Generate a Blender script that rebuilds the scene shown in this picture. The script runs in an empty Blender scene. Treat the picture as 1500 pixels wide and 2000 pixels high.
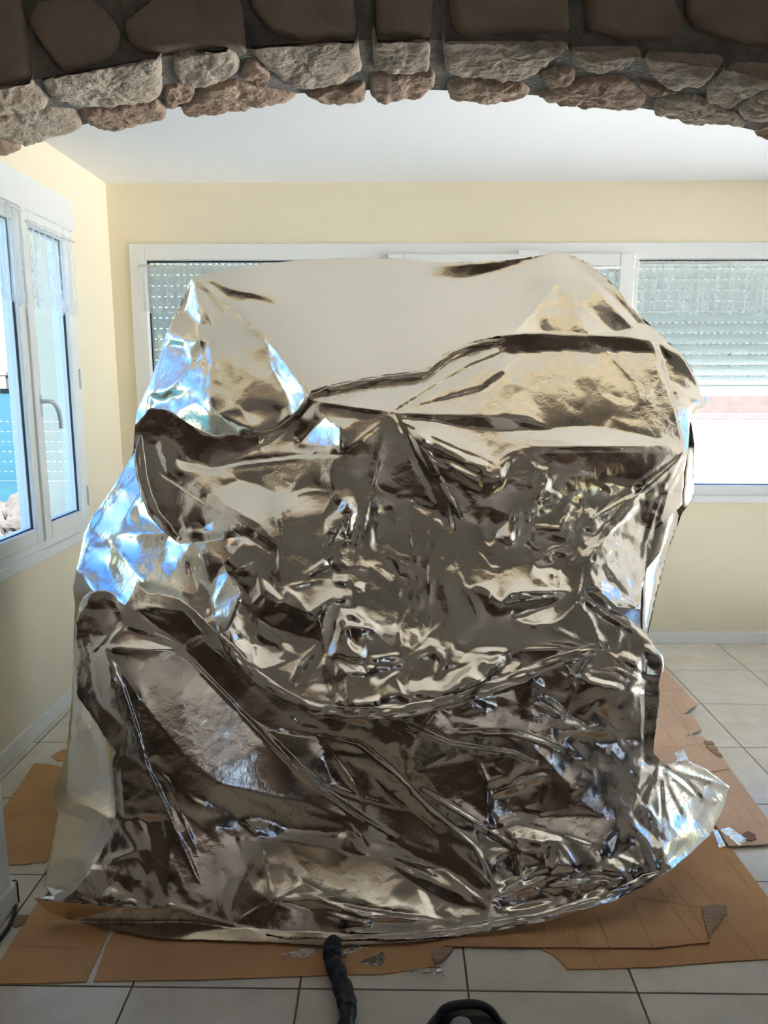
import bpy, bmesh, math, random
import numpy as np
from mathutils import Vector, Matrix, noise
from mathutils.geometry import delaunay_2d_cdt

scene = bpy.context.scene
COL = scene.collection

# ------------------------------------------------------------------ camera
FOCAL, EYE = 1450.0, 1.55
PITCH = math.atan(252 / FOCAL)
YAW = math.atan(22 / FOCAL * math.cos(PITCH))
cam_data = bpy.data.cameras.new('camera')
cam_data.sensor_fit = 'HORIZONTAL'
cam_data.sensor_width = 36.0
cam_data.lens = FOCAL / 1500 * 36.0
cam_data.clip_start = 0.05
cam_data.clip_end = 3000
camera = bpy.data.objects.new('camera', cam_data)
camera.location = (0, 0, EYE)
camera.rotation_euler = (math.pi / 2 - PITCH, 0, YAW)
COL.objects.link(camera)
scene.camera = camera

# ------------------------------------------------------------------ sky, sun, exposure
SUN_EL, SUN_AZ = math.radians(56), math.radians(-17)     # sun stands behind the house
sun_dir = Vector((math.sin(-SUN_AZ) * math.cos(SUN_EL), -math.cos(SUN_AZ) * math.cos(SUN_EL), math.sin(SUN_EL)))
world = bpy.data.worlds.new('sky')
scene.world = world
world.use_nodes = True
wn, wl = world.node_tree.nodes, world.node_tree.links
wn.clear()
sky = wn.new('ShaderNodeTexSky')
sky.sky_type = 'NISHITA'
sky.sun_disc = False
sky.sun_elevation = SUN_EL
sky.sun_rotation = math.pi - SUN_AZ
sky.air_density = 1.3
sky.dust_density = 0.0
sky.ozone_density = 2.0
wbg = wn.new('ShaderNodeBackground')
wbg.inputs['Strength'].default_value = 0.09
wout = wn.new('ShaderNodeOutputWorld')
hsv = wn.new('ShaderNodeHueSaturation')
hsv.inputs['Saturation'].default_value = 1.4
hsv.inputs['Hue'].default_value = 0.518
wl.new(sky.outputs[0], hsv.inputs['Color'])
wl.new(hsv.outputs[0], wbg.inputs['Color'])
wl.new(wbg.outputs[0], wout.inputs['Surface'])

sun_data = bpy.data.lights.new('sun', 'SUN')
sun_data.energy = 16.0
sun_data.angle = math.radians(0.6)
sun_data.color = (1.0, 0.965, 0.91)
sun = bpy.data.objects.new('sun', sun_data)
sun.rotation_euler = sun_dir.to_track_quat('Z', 'Y').to_euler()
sun.location = (0, -5, 12)
COL.objects.link(sun)

def portal(name, loc, rot, sx, sy):
    d = bpy.data.lights.new(name, 'AREA')
    d.shape = 'RECTANGLE'; d.size = sx; d.size_y = sy
    d.cycles.is_portal = True
    o = bpy.data.objects.new(name, d)
    o.location = loc; o.rotation_euler = rot
    COL.objects.link(o)
portal('portal_left', (-1.80, 2.97, 1.62), (0, -math.pi / 2, 0), 1.6, 1.64)
portal('portal_right', (3.22, 3.15, 1.28), (0, math.pi / 2, 0), 2.45, 2.2)
portal('portal_back', (2.05, 4.62, 1.22), (math.pi / 2, 0, 0), 1.4, 0.54)

scene.cycles.max_bounces = 7
scene.cycles.diffuse_bounces = 4
scene.cycles.glossy_bounces = 4
scene.cycles.transmission_bounces = 4
scene.cycles.transparent_max_bounces = 8
scene.cycles.caustics_refractive = False
scene.cycles.adaptive_threshold = 0.08

scene.view_settings.view_transform = 'Standard'
scene.view_settings.look = 'None'
scene.view_settings.gamma = 1.0
scene.view_settings.use_curve_mapping = False
scene.view_settings.exposure = 2.72

# ------------------------------------------------------------------ picture rays to places
_cy, _sy, _cp, _sp = math.cos(YAW), math.sin(YAW), math.cos(PITCH), math.sin(PITCH)
FWD = np.array([-_sy * _cp, _cy * _cp, -_sp])
RIGHT = np.array([_cy, _sy, 0.0])
DOWN = np.cross(FWD, RIGHT)
EYEV = np.array([0, 0, EYE])
def ray(u, v): return RIGHT * ((u - 750) / FOCAL) + DOWN * ((v - 1000) / FOCAL) + FWD
def at_y(u, v, y): q = ray(u, v); return q * (y / q[1]) + EYEV
def at_z(u, v, z): q = ray(u, v); return q * ((z - EYE) / q[2]) + EYEV
def at_x(u, v, x): q = ray(u, v); return q * (x / q[0]) + EYEV

# ------------------------------------------------------------------ materials
def new_mat(name):
    m = bpy.data.materials.new(name)
    m.use_nodes = True
    return m, m.node_tree.nodes, m.node_tree.links, m.node_tree.nodes['Principled BSDF']

def lin(c):
    return tuple(((x / 255) / 12.92 if x / 255 <= 0.04045 else ((x / 255 + 0.055) / 1.055) ** 2.4) for x in c) + (1.0,)

def mat(name, rgb, rough=0.6, metal=0.0, var=0.0, vscale=6.0, bump=0.0, bscale=40.0, spec=0.5, rgb2=None, detail=4.0):
    m, n, l, b = new_mat(name)
    b.inputs['Roughness'].default_value = rough
    b.inputs['Metallic'].default_value = metal
    b.inputs['Specular IOR Level'].default_value = spec
    c = lin(rgb)
    b.inputs['Base Color'].default_value = c
    tc = n.new('ShaderNodeTexCoord')
    if var or rgb2:
        nz = n.new('ShaderNodeTexNoise')
        nz.inputs['Scale'].default_value = vscale
        nz.inputs['Detail'].default_value = detail
        nz.inputs['Roughness'].default_value = 0.62
        l.new(tc.outputs['Object'], nz.inputs['Vector'])
        r = n.new('ShaderNodeValToRGB')
        r.color_ramp.elements[0].position = 0.32
        r.color_ramp.elements[1].position = 0.68
        c2 = lin(rgb2) if rgb2 else tuple(x * (1 - var) for x in c[:3]) + (1,)
        c1 = c if rgb2 else tuple(min(1, x * (1 + var)) for x in c[:3]) + (1,)
        r.color_ramp.elements[0].color = c2
        r.color_ramp.elements[1].color = c1
        l.new(nz.outputs['Fac'], r.inputs['Fac'])
        l.new(r.outputs['Color'], b.inputs['Base Color'])
    if bump:
        nb = n.new('ShaderNodeTexNoise')
        nb.inputs['Scale'].default_value = bscale
        nb.inputs['Detail'].default_value = 6
        l.new(tc.outputs['Object'], nb.inputs['Vector'])
        bp = n.new('ShaderNodeBump')
        bp.inputs['Strength'].default_value = bump
        bp.inputs['Distance'].default_value = 0.01
        l.new(nb.outputs['Fac'], bp.inputs['Height'])
        l.new(bp.outputs['Normal'], b.inputs['Normal'])
    return m

M = {}
M['wall'] = mat('wall_paint', (240, 227, 197), 0.85, var=0.02, vscale=1.5, detail=2)
M['ceiling'] = mat('ceiling_paint', (240, 239, 235), 0.9)
M['white'] = mat('white_window_plastic', (236, 236, 230), 0.35)
M['trim'] = mat('white_trim_paint', (238, 234, 224), 0.45)
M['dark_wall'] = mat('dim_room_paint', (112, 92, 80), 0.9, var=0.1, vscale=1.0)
M['gasket'] = mat('black_glazing_seal', (40, 44, 48), 0.6)
M['tile'] = mat('beige_stone_tile', (238, 228, 208), 0.22, var=0.0, vscale=5.5, rgb2=(220, 208, 184), spec=0.5, detail=5)
M['grout'] = mat('brown_grout', (118, 100, 80), 0.9)
M['mortar'] = mat('grey_mortar', (142, 138, 130), 0.95, var=0.25, vscale=22, bump=0.7, bscale=70)
M['stone'] = mat('rough_limestone', (228, 211, 187), 0.95, vscale=9, rgb2=(194, 173, 148), bump=1.0, bscale=60, detail=9)
M['stone_pink'] = mat('rough_reddish_stone', (214, 186, 160), 0.95, vscale=9, rgb2=(180, 150, 126), bump=1.0, bscale=60, detail=9)
M['stone_face'] = mat('smooth_brown_stone', (196, 178, 158), 0.9, vscale=8, rgb2=(172, 152, 132), bump=0.35, bscale=70, detail=8)
M['shutter'] = mat('pale_shutter_plastic', (222, 228, 222), 0.5)
def _translucent(m, rgb, fac):
    n, l = m.node_tree.nodes, m.node_tree.links
    b = n['Principled BSDF']; out = [x for x in n if x.bl_idname == 'ShaderNodeOutputMaterial'][0]
    t = n.new('ShaderNodeBsdfTranslucent'); t.inputs[0].default_value = lin(rgb)
    mx = n.new('ShaderNodeMixShader'); mx.inputs[0].default_value = fac
    l.new(b.outputs[0], mx.inputs[1]); l.new(t.outputs[0], mx.inputs[2]); l.new(mx.outputs[0], out.inputs['Surface'])
_translucent(M['shutter'], (205, 215, 208), 0.26)
M['black_plastic'] = mat('black_plastic', (18, 18, 19), 0.35, bump=0.05)
M['black_tape'] = mat('black_tape', (20, 20, 21), 0.42, bump=0.5, bscale=60)
M['grey_plastic'] = mat('grey_plastic', (150, 152, 156), 0.3)
M['cable'] = mat('black_rubber', (26, 25, 25), 0.5)
M['handle'] = mat('pale_grey_handle', (205, 208, 212), 0.35)

def cardboard_mat(name, rgb, rgb2, ang):
    m, n, l, b = new_mat(name)
    b.inputs['Roughness'].default_value = 0.75
    b.inputs['Specular IOR Level'].default_value = 0.25
    tc = n.new('ShaderNodeTexCoord')
    mp = n.new('ShaderNodeMapping'); mp.inputs['Rotation'].default_value = (0, 0, ang)
    l.new(tc.outputs['Object'], mp.inputs['Vector'])
    nz = n.new('ShaderNodeTexNoise'); nz.inputs['Scale'].default_value = 5; nz.inputs['Detail'].default_value = 8
    l.new(mp.outputs[0], nz.inputs['Vector'])
    r = n.new('ShaderNodeValToRGB')
    r.color_ramp.elements[0].position = 0.3; r.color_ramp.elements[0].color = lin(rgb2)
    r.color_ramp.elements[1].position = 0.7; r.color_ramp.elements[1].color = lin(rgb)
    l.new(nz.outputs['Fac'], r.inputs['Fac'])
    l.new(r.outputs[0], b.inputs['Base Color'])
    w = n.new('ShaderNodeTexWave'); w.wave_type = 'BANDS'; w.bands_direction = 'X'
    w.inputs['Scale'].default_value = 38; w.inputs['Distortion'].default_value = 0.4
    l.new(mp.outputs[0], w.inputs['Vector'])
    bp = n.new('ShaderNodeBump'); bp.inputs['Strength'].default_value = 0.12; bp.inputs['Distance'].default_value = 0.002
    l.new(w.outputs['Fac'], bp.inputs['Height']); l.new(bp.outputs[0], b.inputs['Normal'])
    return m
M['card'] = cardboard_mat('brown_cardboard', (214, 166, 112), (198, 150, 98), 0.25)
M['card_pale'] = cardboard_mat('pinkish_cardboard', (224, 186, 154), (210, 172, 140), 0.35)
M['card_torn'] = cardboard_mat('torn_cardboard', (186, 156, 126), (150, 122, 96), 1.5)

def glass_mat(name, tint=(0.92, 0.95, 1.0)):
    m = bpy.data.materials.new(name); m.use_nodes = True
    n, l = m.node_tree.nodes, m.node_tree.links; n.clear()
    out = n.new('ShaderNodeOutputMaterial')
    tr = n.new('ShaderNodeBsdfTransparent'); tr.inputs[0].default_value = tint + (1,)
    gl = n.new('ShaderNodeBsdfGlossy'); gl.inputs['Roughness'].default_value = 0.0
    fr = n.new('ShaderNodeFresnel'); fr.inputs['IOR'].default_value = 1.75
    mx = n.new('ShaderNodeMixShader')
    l.new(fr.outputs[0], mx.inputs[0]); l.new(tr.outputs[0], mx.inputs[1]); l.new(gl.outputs[0], mx.inputs[2])
    l.new(mx.outputs[0], out.inputs['Surface'])
    return m
M['glass'] = glass_mat('window_glass')

def film_mat(name):
    m = bpy.data.materials.new(name); m.use_nodes = True
    n, l = m.node_tree.nodes, m.node_tree.links; n.clear()
    out = n.new('ShaderNodeOutputMaterial')
    tr = n.new('ShaderNodeBsdfTransparent'); tr.inputs[0].default_value = (0.93, 0.93, 0.93, 1)
    gl = n.new('ShaderNodeBsdfGlossy'); gl.inputs['Roughness'].default_value = 0.12
    gl.inputs[0].default_value = (0.9, 0.9, 0.9, 1)
    fr = n.new('ShaderNodeFresnel'); fr.inputs['IOR'].default_value = 1.7
    mx = n.new('ShaderNodeMixShader')
    l.new(fr.outputs[0], mx.inputs[0]); l.new(tr.outputs[0], mx.inputs[1]); l.new(gl.outputs[0], mx.inputs[2])
    l.new(mx.outputs[0], out.inputs['Surface'])
    return m
M['film'] = film_mat('clear_plastic_film')

# ------------------------------------------------------------------ mesh helpers
def link_mesh(name, verts, faces, material, parent=None, smooth=False):
    me = bpy.data.meshes.new(name)
    me.from_pydata([tuple(map(float, v)) for v in verts], [], faces)
    me.validate()
    me.update()
    if smooth:
        me.shade_smooth()
    o = bpy.data.objects.new(name, me)
    me.materials.append(material)
    COL.objects.link(o)
    if parent: o.parent = parent
    return o

def link_bm(name, bm, material, parent=None, smooth=False):
    me = bpy.data.meshes.new(name)
    bmesh.ops.recalc_face_normals(bm, faces=bm.faces[:])
    bm.to_mesh(me); bm.free()
    if smooth: me.shade_smooth()
    o = bpy.data.objects.new(name, me)
    me.materials.append(material)
    COL.objects.link(o)
    if parent: o.parent = parent
    return o

def add_box(bm, lo, hi, bevel=0.0):
    vs = [bm.verts.new((x, y, z)) for x in (lo[0], hi[0]) for y in (lo[1], hi[1]) for z in (lo[2], hi[2])]
    fs = [bm.faces.new([vs[i] for i in f]) for f in ((0, 1, 3, 2), (4, 6, 7, 5), (0, 4, 5, 1), (2, 3, 7, 6), (0, 2, 6, 4), (1, 5, 7, 3))]
    if bevel:
        es = list({e for f in fs for e in f.edges})
        bmesh.ops.bevel(bm, geom=es, offset=bevel, segments=2, affect='EDGES', profile=0.5)

def box(name, lo, hi, material, parent=None, bevel=0.0):
    bm = bmesh.new(); add_box(bm, lo, hi, bevel)
    return link_bm(name, bm, material, parent)

def boxes(name, lst, material, parent=None, bevel=0.0):
    bm = bmesh.new()
    for lo, hi in lst: add_box(bm, lo, hi, bevel)
    return link_bm(name, bm, material, parent)

def tube(name, pts, rad, material, parent=None, seg=12, smooth=True, cap=True):
    """tube along points; rad may be a list"""
    pts = [Vector(p) for p in pts]
    n = len(pts)
    rads = rad if isinstance(rad, (list, tuple)) else [rad] * n
    V, Fc = [], []
    up = Vector((0, 0, 1))
    prev = None
    for i, p in enumerate(pts):
        t = (pts[min(i + 1, n - 1)] - pts[max(i - 1, 0)]).normalized()
        if prev is None:
            a = t.cross(up)
            if a.length < 1e-3: a = t.cross(Vector((1, 0, 0)))
        else:
            a = prev - t * prev.dot(t)
        a.normalize(); prev = a
        b = t.cross(a)
        for k in range(seg):
            th = 2 * math.pi * k / seg
            V.append(p + (a * math.cos(th) + b * math.sin(th)) * rads[i])
    for i in range(n - 1):
        for k in range(seg):
            Fc.append((i * seg + k, i * seg + (k + 1) % seg, (i + 1) * seg + (k + 1) % seg, (i + 1) * seg + k))
    if cap:
        Fc.append(tuple(range(seg - 1, -1, -1))); Fc.append(tuple((n - 1) * seg + k for k in range(seg)))
    return link_mesh(name, V, Fc, material, parent, smooth)

def smooth_path(pts, n=8):
    pts = [Vector(p) for p in pts]
    out = []
    for i in range(len(pts) - 1):
        p0, p1, p2, p3 = pts[max(i - 1, 0)], pts[i], pts[i + 1], pts[min(i + 2, len(pts) - 1)]
        for k in range(n):
            t = k / n
            out.append(0.5 * ((2 * p1) + (p2 - p0) * t + (2 * p0 - 5 * p1 + 4 * p2 - p3) * t * t + (-p0 + 3 * p1 - 3 * p2 + p3) * t ** 3))
    out.append(pts[-1])
    return out

def empty(name, loc=(0, 0, 0)):
    o = bpy.data.objects.new(name, None)
    o.location = loc
    o.empty_display_size = 0.1
    COL.objects.link(o)
    return o

def tag(o, label, category, group=None):
    o['label'] = label; o['category'] = category
    if group: o['group'] = group
    return o

def struct(o):
    o['kind'] = 'structure'
    return o

# ================================================================== the room shell
XL, XR, YB, ZC = -1.60, 2.95, 4.32, 2.635
YF0, YF1 = 1.68, 1.985          # arch wall, near and far face
YREAR = -3.2
T = 0.25
random.seed(4)

def frame_boxes(axis, p0, p1, a0, a1, z0, z1, w):
    L = []
    for (u0, u1, q0, q1) in ((a0, a0 + w, z0, z1), (a1 - w, a1, z0, z1), (a0 + w, a1 - w, z0, z0 + w), (a0 + w, a1 - w, z1 - w, z1)):
        L.append(((p0, u0, q0), (p1, u1, q1)) if axis == 'x' else ((u0, p0, q0), (u1, p1, q1)))
    return L

# floor: grout bed with single tiles laid on it
floor = struct(box('floor', (XL - T, YREAR - 0.2, -0.12), (XR + T, YB + T, -0.0025), M['grout']))
TX0, TY0, TP, TQ, JT = -1.120, 1.685, 0.4375, 0.441, 0.0026
tile_mesh = None
def tile_shape(lo, hi):
    bm = bmesh.new(); add_box(bm, (lo[0], lo[1], -0.010), (hi[0], hi[1], 0.0), 0.0012)
    return bm
for i in range(-2, 10):
    for j in range(-12, 7):
        x0, x1 = TX0 + i * TP + JT, TX0 + (i + 1) * TP - JT
        y0, y1 = TY0 + j * TQ + JT, TY0 + (j + 1) * TQ - JT
        cx0, cx1, cy0, cy1 = max(x0, XL), min(x1, XR), max(y0, YREAR), min(y1, YB)
        if cx1 - cx0 < 0.02 or cy1 - cy0 < 0.02: continue
        full = (cx0 == x0 and cx1 == x1 and cy0 == y0 and cy1 == y1)
        if full and tile_mesh:
            o = bpy.data.objects.new('tile', tile_mesh)
            COL.objects.link(o); o.parent = floor
        else:
            hw, hh = (cx1 - cx0) / 2, (cy1 - cy0) / 2
            o = link_bm('tile', tile_shape((-hw, -hh), (hw, hh)), M['tile'], floor)
            if full: tile_mesh = o.data
        o.location = ((cx0 + cx1) / 2, (cy0 + cy1) / 2, random.uniform(-0.0004, 0.0002))
M['tile'].node_tree.nodes['Noise Texture'].noise_dimensions = '3D'
# each tile its own patch of the stone figure
_n, _l = M['tile'].node_tree.nodes, M['tile'].node_tree.links
_oi = _n.new('ShaderNodeObjectInfo'); _va = _n.new('ShaderNodeVectorMath'); _va.operation = 'MULTIPLY_ADD'
_tc = [x for x in _n if x.bl_idname == 'ShaderNodeTexCoord'][0]
_cmb = _n.new('ShaderNodeCombineXYZ')
for k in range(3): _l.new(_oi.outputs['Random'], _cmb.inputs[k])
_va.inputs[1].default_value = (37, 53, 11)
_l.new(_cmb.outputs[0], _va.inputs[0]); _l.new(_tc.outputs['Object'], _va.inputs[2])
for nz in [x for x in _n if x.bl_idname == 'ShaderNodeTexNoise']:
    _l.new(_va.outputs[0], nz.inputs['Vector'])

struct(box('ceiling', (XL - T, YREAR - 0.2, ZC), (XR + T, YB + T, ZC + 0.25), M['ceiling']))

def wall_with_hole(name, axis, p0, p1, a0, a1, h0, h1, zh0, zh1, zt, material):
    """slab between p0..p1 on its axis, running a0..a1, with a hole h0..h1 x zh0..zh1"""
    bm = bmesh.new()
    def b(u0, u1, z0, z1):
        if axis == 'x': add_box(bm, (p0, u0, z0), (p1, u1, z1))
        else: add_box(bm, (u0, p0, z0), (u1, p1, z1))
    b(a0, h0, 0, zt); b(h1, a1, 0, zt); b(h0, h1, 0, zh0); b(h0, h1, zh1, zt)
    return struct(link_bm(name, bm, material))
LW = (2.16, 3.79, 0.80, 2.43)          # left window opening: y0 y1 z0 z1
BW = (-1.49, 2.80, 0.875, 2.315)       # back window opening: x0 x1 z0 z1
RW = (2.06, 4.24, 0.06, 2.50)  # opening for the added glazed door, out of view
wall_left = wall_with_hole('wall_left', 'x', XL - T, XL, YF1, YB + T, LW[0], LW[1], LW[2], LW[3], ZC, M['wall'])
wall_back = wall_with_hole('wall_back', 'y', YB, YB + T, XL, XR + T, BW[0], BW[1], BW[2], BW[3], ZC, M['wall'])
wall_right = wall_with_hole('wall_right', 'x', XR, XR + T, YF1, YB, RW[0], RW[1], RW[2], RW[3], ZC, M['wall'])
# the room behind the arch, dim
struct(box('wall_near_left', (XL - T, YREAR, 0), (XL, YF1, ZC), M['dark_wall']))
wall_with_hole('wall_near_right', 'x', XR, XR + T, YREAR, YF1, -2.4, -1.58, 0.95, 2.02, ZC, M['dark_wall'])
added_window_near = struct(boxes('added_window_near', frame_boxes('x', XR + 0.02, XR + 0.09, -2.4, -1.58, 0.95, 2.02, 0.05), M['white'], None, 0.004))  # unseen window, added to lift the light in the near room
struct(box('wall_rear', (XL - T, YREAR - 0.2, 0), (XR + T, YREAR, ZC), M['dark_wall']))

struct(box('baseboard_back', (XL, YB - 0.014, 0), (XR, YB, 0.074), M['trim'], bevel=0.003))
struct(box('baseboard_left', (XL, YF1, 0), (XL + 0.014, YB - 0.014, 0.074), M['trim'], bevel=0.003))
struct(box('baseboard_right', (XR - 0.014, YF1, 0), (XR, YB - 0.014, 0.074), M['trim'], bevel=0.003))

# ------------------------------------------------------------------ arch wall with its stones
AL, AR = -1.15, 1.18
def arch_z(x): return 2.247 - 0.125 * x * x
core = []
NX = 28
xs = [AL + (AR - AL) * i / NX for i in range(NX + 1)]
V, Fc = [], []
for y in (YF0 + 0.022, YF1 - 0.012):
    for x in xs:
        V.append((x, y, arch_z(x) + 0.012)); V.append((x, y, ZC))
n2 = 2 * (NX + 1)
for i in range(NX):
    a = 2 * i
    Fc += [(a, a + 2, a + 3, a + 1), (n2 + a, n2 + a + 1, n2 + a + 3, n2 + a + 2), (a, n2 + a, n2 + a + 2, a + 2)]
wall_arch = struct(link_mesh('wall_arch', V, Fc, M['mortar']))
boxes('pier_plaster', [((XL, YF0, 0), (AL, YF1, ZC)), ((AR, YF0, 0), (XR, YF1, ZC)),
                       ], M['trim'], wall_arch)
V, Fc = [], []
for y in (YF1 - 0.012, YF1):
    for x in xs:
        V.append((x, y, arch_z(x) + 0.030)); V.append((x, y, ZC))
for i in range(NX):
    a = 2 * i
    Fc += [(n2 + a, n2 + a + 1, n2 + a + 3, n2 + a + 2), (a, n2 + a, n2 + a + 2, a + 2)]
link_mesh('far_side_plaster', V, Fc, M['wall'], wall_arch)
struct(boxes('baseboard_pier', [((AL, YF0, 0), (AL + 0.016, YF1 + 0.016, 0.075)), ((XL, YF1, 0), (AL + 0.016, YF1 + 0.016, 0.075))], M['trim'], None, 0.003))

def soffit_point(u, v):
    q = ray(u, v)
    t = 1.6
    for _ in range(30):
        p = q * t + EYEV
        t = (arch_z(p[0]) - EYE) / q[2]
    return q * t + EYEV

def stone(px, kind, seed, depth=0.03, rough=0.006, material='stone'):
    """one stone from its outline; kind 's' lies in the curved underside, 'f' in the near face"""
    rnd = random.Random(seed)
    pts = []
    n = len(px)
    for i in range(n):
        (x0, y0), (x1, y1) = px[i], px[(i + 1) % n]
        L = math.hypot(x1 - x0, y1 - y0)
        k = max(1, int(L / 6))
        for j in range(k):
            t = j / k
            pts.append([x0 + (x1 - x0) * t, y0 + (y1 - y0) * t])
    pts = np.array(pts)
    for _ in range(2):
        pts = 0.25 * np.roll(pts, 1, 0) + 0.5 * pts + 0.25 * np.roll(pts, -1, 0)
    for p in pts:
        w = noise.noise_vector(Vector((p[0] / 14, p[1] / 14, seed)))
        p += (w.x * 2.2, w.y * 2.2)
    c = pts.mean(0)
    rings = [(1.0, -depth * 0.9), (1.0, -0.004), (0.965, 0.55 * 0.012), (0.90, 0.011), (0.82, 0.0125), (0.72, 0.013), (0.61, 0.0135), (0.5, 0.014), (0.39, 0.0145), (0.28, 0.0148), (0.17, 0.015), (0.07, 0.015)]
    V, Fc = [], []
    m = len(pts)
    for (s, h) in rings:
        for p in pts:
            q = c + (p - c) * s
            if kind == 'f':
                P = at_y(q[0], q[1], YF0 + 0.012); nrm = np.array([0, -1, 0.0])
            else:
                P = soffit_point(q[0], q[1])
                if P[1] < YF0 + 0.012:
                    P = at_y(q[0], q[1], YF0 + 0.012); nrm = np.array([0, -0.9, -0.3])
                else:
                    e = min(1, (P[1] - YF0) / 0.03)
                    nrm = np.array([0.0, -0.5 * (1 - e), -1.0])
                    P[2] += 0.012
                nrm = nrm / np.linalg.norm(nrm)
            d = h
            if s < 1.0:
                v3 = Vector(P) * 1.0
                d += rough * 0.9 * noise.noise(v3 * 16 + Vector((seed, 0, 0))) + rough * 0.8 * noise.noise(v3 * 45) + rough * 0.45 * noise.noise(v3 * 110)
            V.append(P + nrm * d)
    nr = len(rings)
    for r in range(nr - 1):
        for i in range(m):
            j = (i + 1) % m
            Fc.append((r * m + i, r * m + j, (r + 1) * m + j, (r + 1) * m + i))
    V.append(np.mean(V[-m:], axis=0)); cc = len(V) - 1
    for i in range(m): Fc.append(((nr - 1) * m + i, (nr - 1) * m + (i + 1) % m, cc))
    o = link_mesh('stone', V, Fc, M[material], wall_arch, smooth=True)
    return o

front_stones = [
    [(-60, -70), (30, -60), (38, 10), (50, 70), (58, 145), (20, 160), (-60, 168)],
    [(75, 3), (180, -2), (220, 35), (232, 55), (230, 90), (195, 118), (120, 138), (95, 105), (55, 45)],
    [(290, 8), (315, -30), (350, -60), (462, -55), (477, 50), (477, 95), (420, 90), (280, 103), (250, 85), (240, 45)],
    [(490, 10), (488, -60), (690, -60), (695, 65), (595, 78), (535, 65), (505, 30)],
    [(730, -60), (848, -60), (845, 0), (840, 70), (735, 66)],
    [(877, 10), (885, -60), (1110, -60), (1112, 60), (975, 60), (905, 68), (885, 55)],
    [(1135, -50), (1300, -50), (1335, 45), (1325, 75), (1225, 75), (1150, 55)],
    [(1340, 25), (1345, -50), (1560, -60), (1560, 95), (1500, 90), (1435, 80), (1360, 55)],
    [(60, -60), (200, -70), (210, -20), (70, -15)], [(220, -80), (330, -80), (300, -30), (235, 10)],
]
for i, p in enumerate(front_stones): stone(p, 'f', 11 + i, rough=0.0016, material='stone_face')
under_stones = [
    ([(-70, 185), (0, 170), (65, 163), (102, 205), (85, 219), (0, 231), (-70, 240)], 's'),
    ([(-60, 242), (0, 234), (100, 219), (148, 220), (166, 257), (48, 292), (0, 268), (-60, 280)], 's'),
    ([(-60, 285), (0, 275), (48, 296), (0, 306), (-60, 320)], 'p'),
    ([(77, 158), (310, 112), (320, 125), (318, 195), (280, 205), (190, 215), (135, 212), (90, 190)], 's'),
    ([(340, 117), (445, 100), (467, 120), (470, 145), (425, 165), (380, 175), (350, 167), (338, 140)], 's'),
    ([(480, 127), (505, 127), (532, 155), (515, 177), (470, 157)], 'p'),
    ([(482, 97), (650, 82), (700, 85), (710, 145), (670, 167), (600, 182), (565, 175), (520, 145)], 's'),
    ([(725, 85), (840, 76), (840, 142), (800, 149), (730, 147)], 's'),
    ([(860, 90), (870, 80), (1110, 80), (1112, 100), (1055, 145), (1020, 162), (980, 165), (870, 150)], 's'),
    ([(1115, 90), (1250, 90), (1255, 110), (1210, 145), (1165, 150), (1115, 130)], 's'),
    ([(1055, 152), (1095, 135), (1125, 145), (1122, 163), (1070, 180)], 'p'),
    ([(1270, 97), (1415, 108), (1400, 145), (1370, 175), (1315, 180), (1275, 160), (1254, 118)], 's'),
    ([(1435, 120), (1560, 125), (1560, 150), (1500, 175), (1415, 215), (1375, 205), (1380, 180)], 's'),
    ([(1435, 222), (1500, 182), (1570, 165), (1570, 250), (1500, 245), (1450, 240)], 's'),
    ([(152, 224), (200, 217), (315, 202), (330, 228), (310, 243), (220, 260), (175, 255)], 'p'),
    ([(325, 175), (350, 172), (385, 180), (380, 195), (330, 220), (320, 210)], 'p'),
    ([(350, 222), (395, 179), (465, 162), (525, 181), (585, 193), (560, 202), (450, 222), (365, 233)], 'p'),
    ([(590, 190), (690, 173), (715, 165), (715, 200), (640, 208)], 'p'),
    ([(722, 152), (850, 146), (852, 175), (815, 200), (750, 203), (720, 190)], 'p'),
    ([(870, 170), (885, 160), (1025, 171), (1040, 185), (1022, 200), (965, 206), (875, 197)], 'p'),
    ([(1045, 190), (1075, 184), (1130, 163), (1215, 153), (1265, 195), (1260, 217), (1215, 220), (1140, 216), (1070, 203)], 'p'),
    ([(1240, 160), (1270, 170), (1325, 185), (1270, 195)], 'p'),
    ([(1275, 202), (1350, 192), (1430, 225), (1460, 252), (1350, 245), (1275, 227)], 's'),
    ([(1466, 256), (1510, 246), (1560, 262), (1560, 300), (1500, 277), (1480, 270)], 'p'),
]
for i, (p, k) in enumerate(under_stones):
    stone(p, 's', 41 + i, rough=0.0075, material='stone' if k == 's' else 'stone_pink')

# ------------------------------------------------------------------ left window (two sashes in view)
def pane(name, axis, p, a0, a1, z0, z1, parent):
    if axis == 'x': v = [(p, a0, z0), (p, a1, z0), (p, a1, z1), (p, a0, z1)]
    else: v = [(a0, p, z0), (a1, p, z0), (a1, p, z1), (a0, p, z1)]
    return link_mesh(name, v, [(0, 1, 2, 3)], M['glass'], parent)

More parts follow.
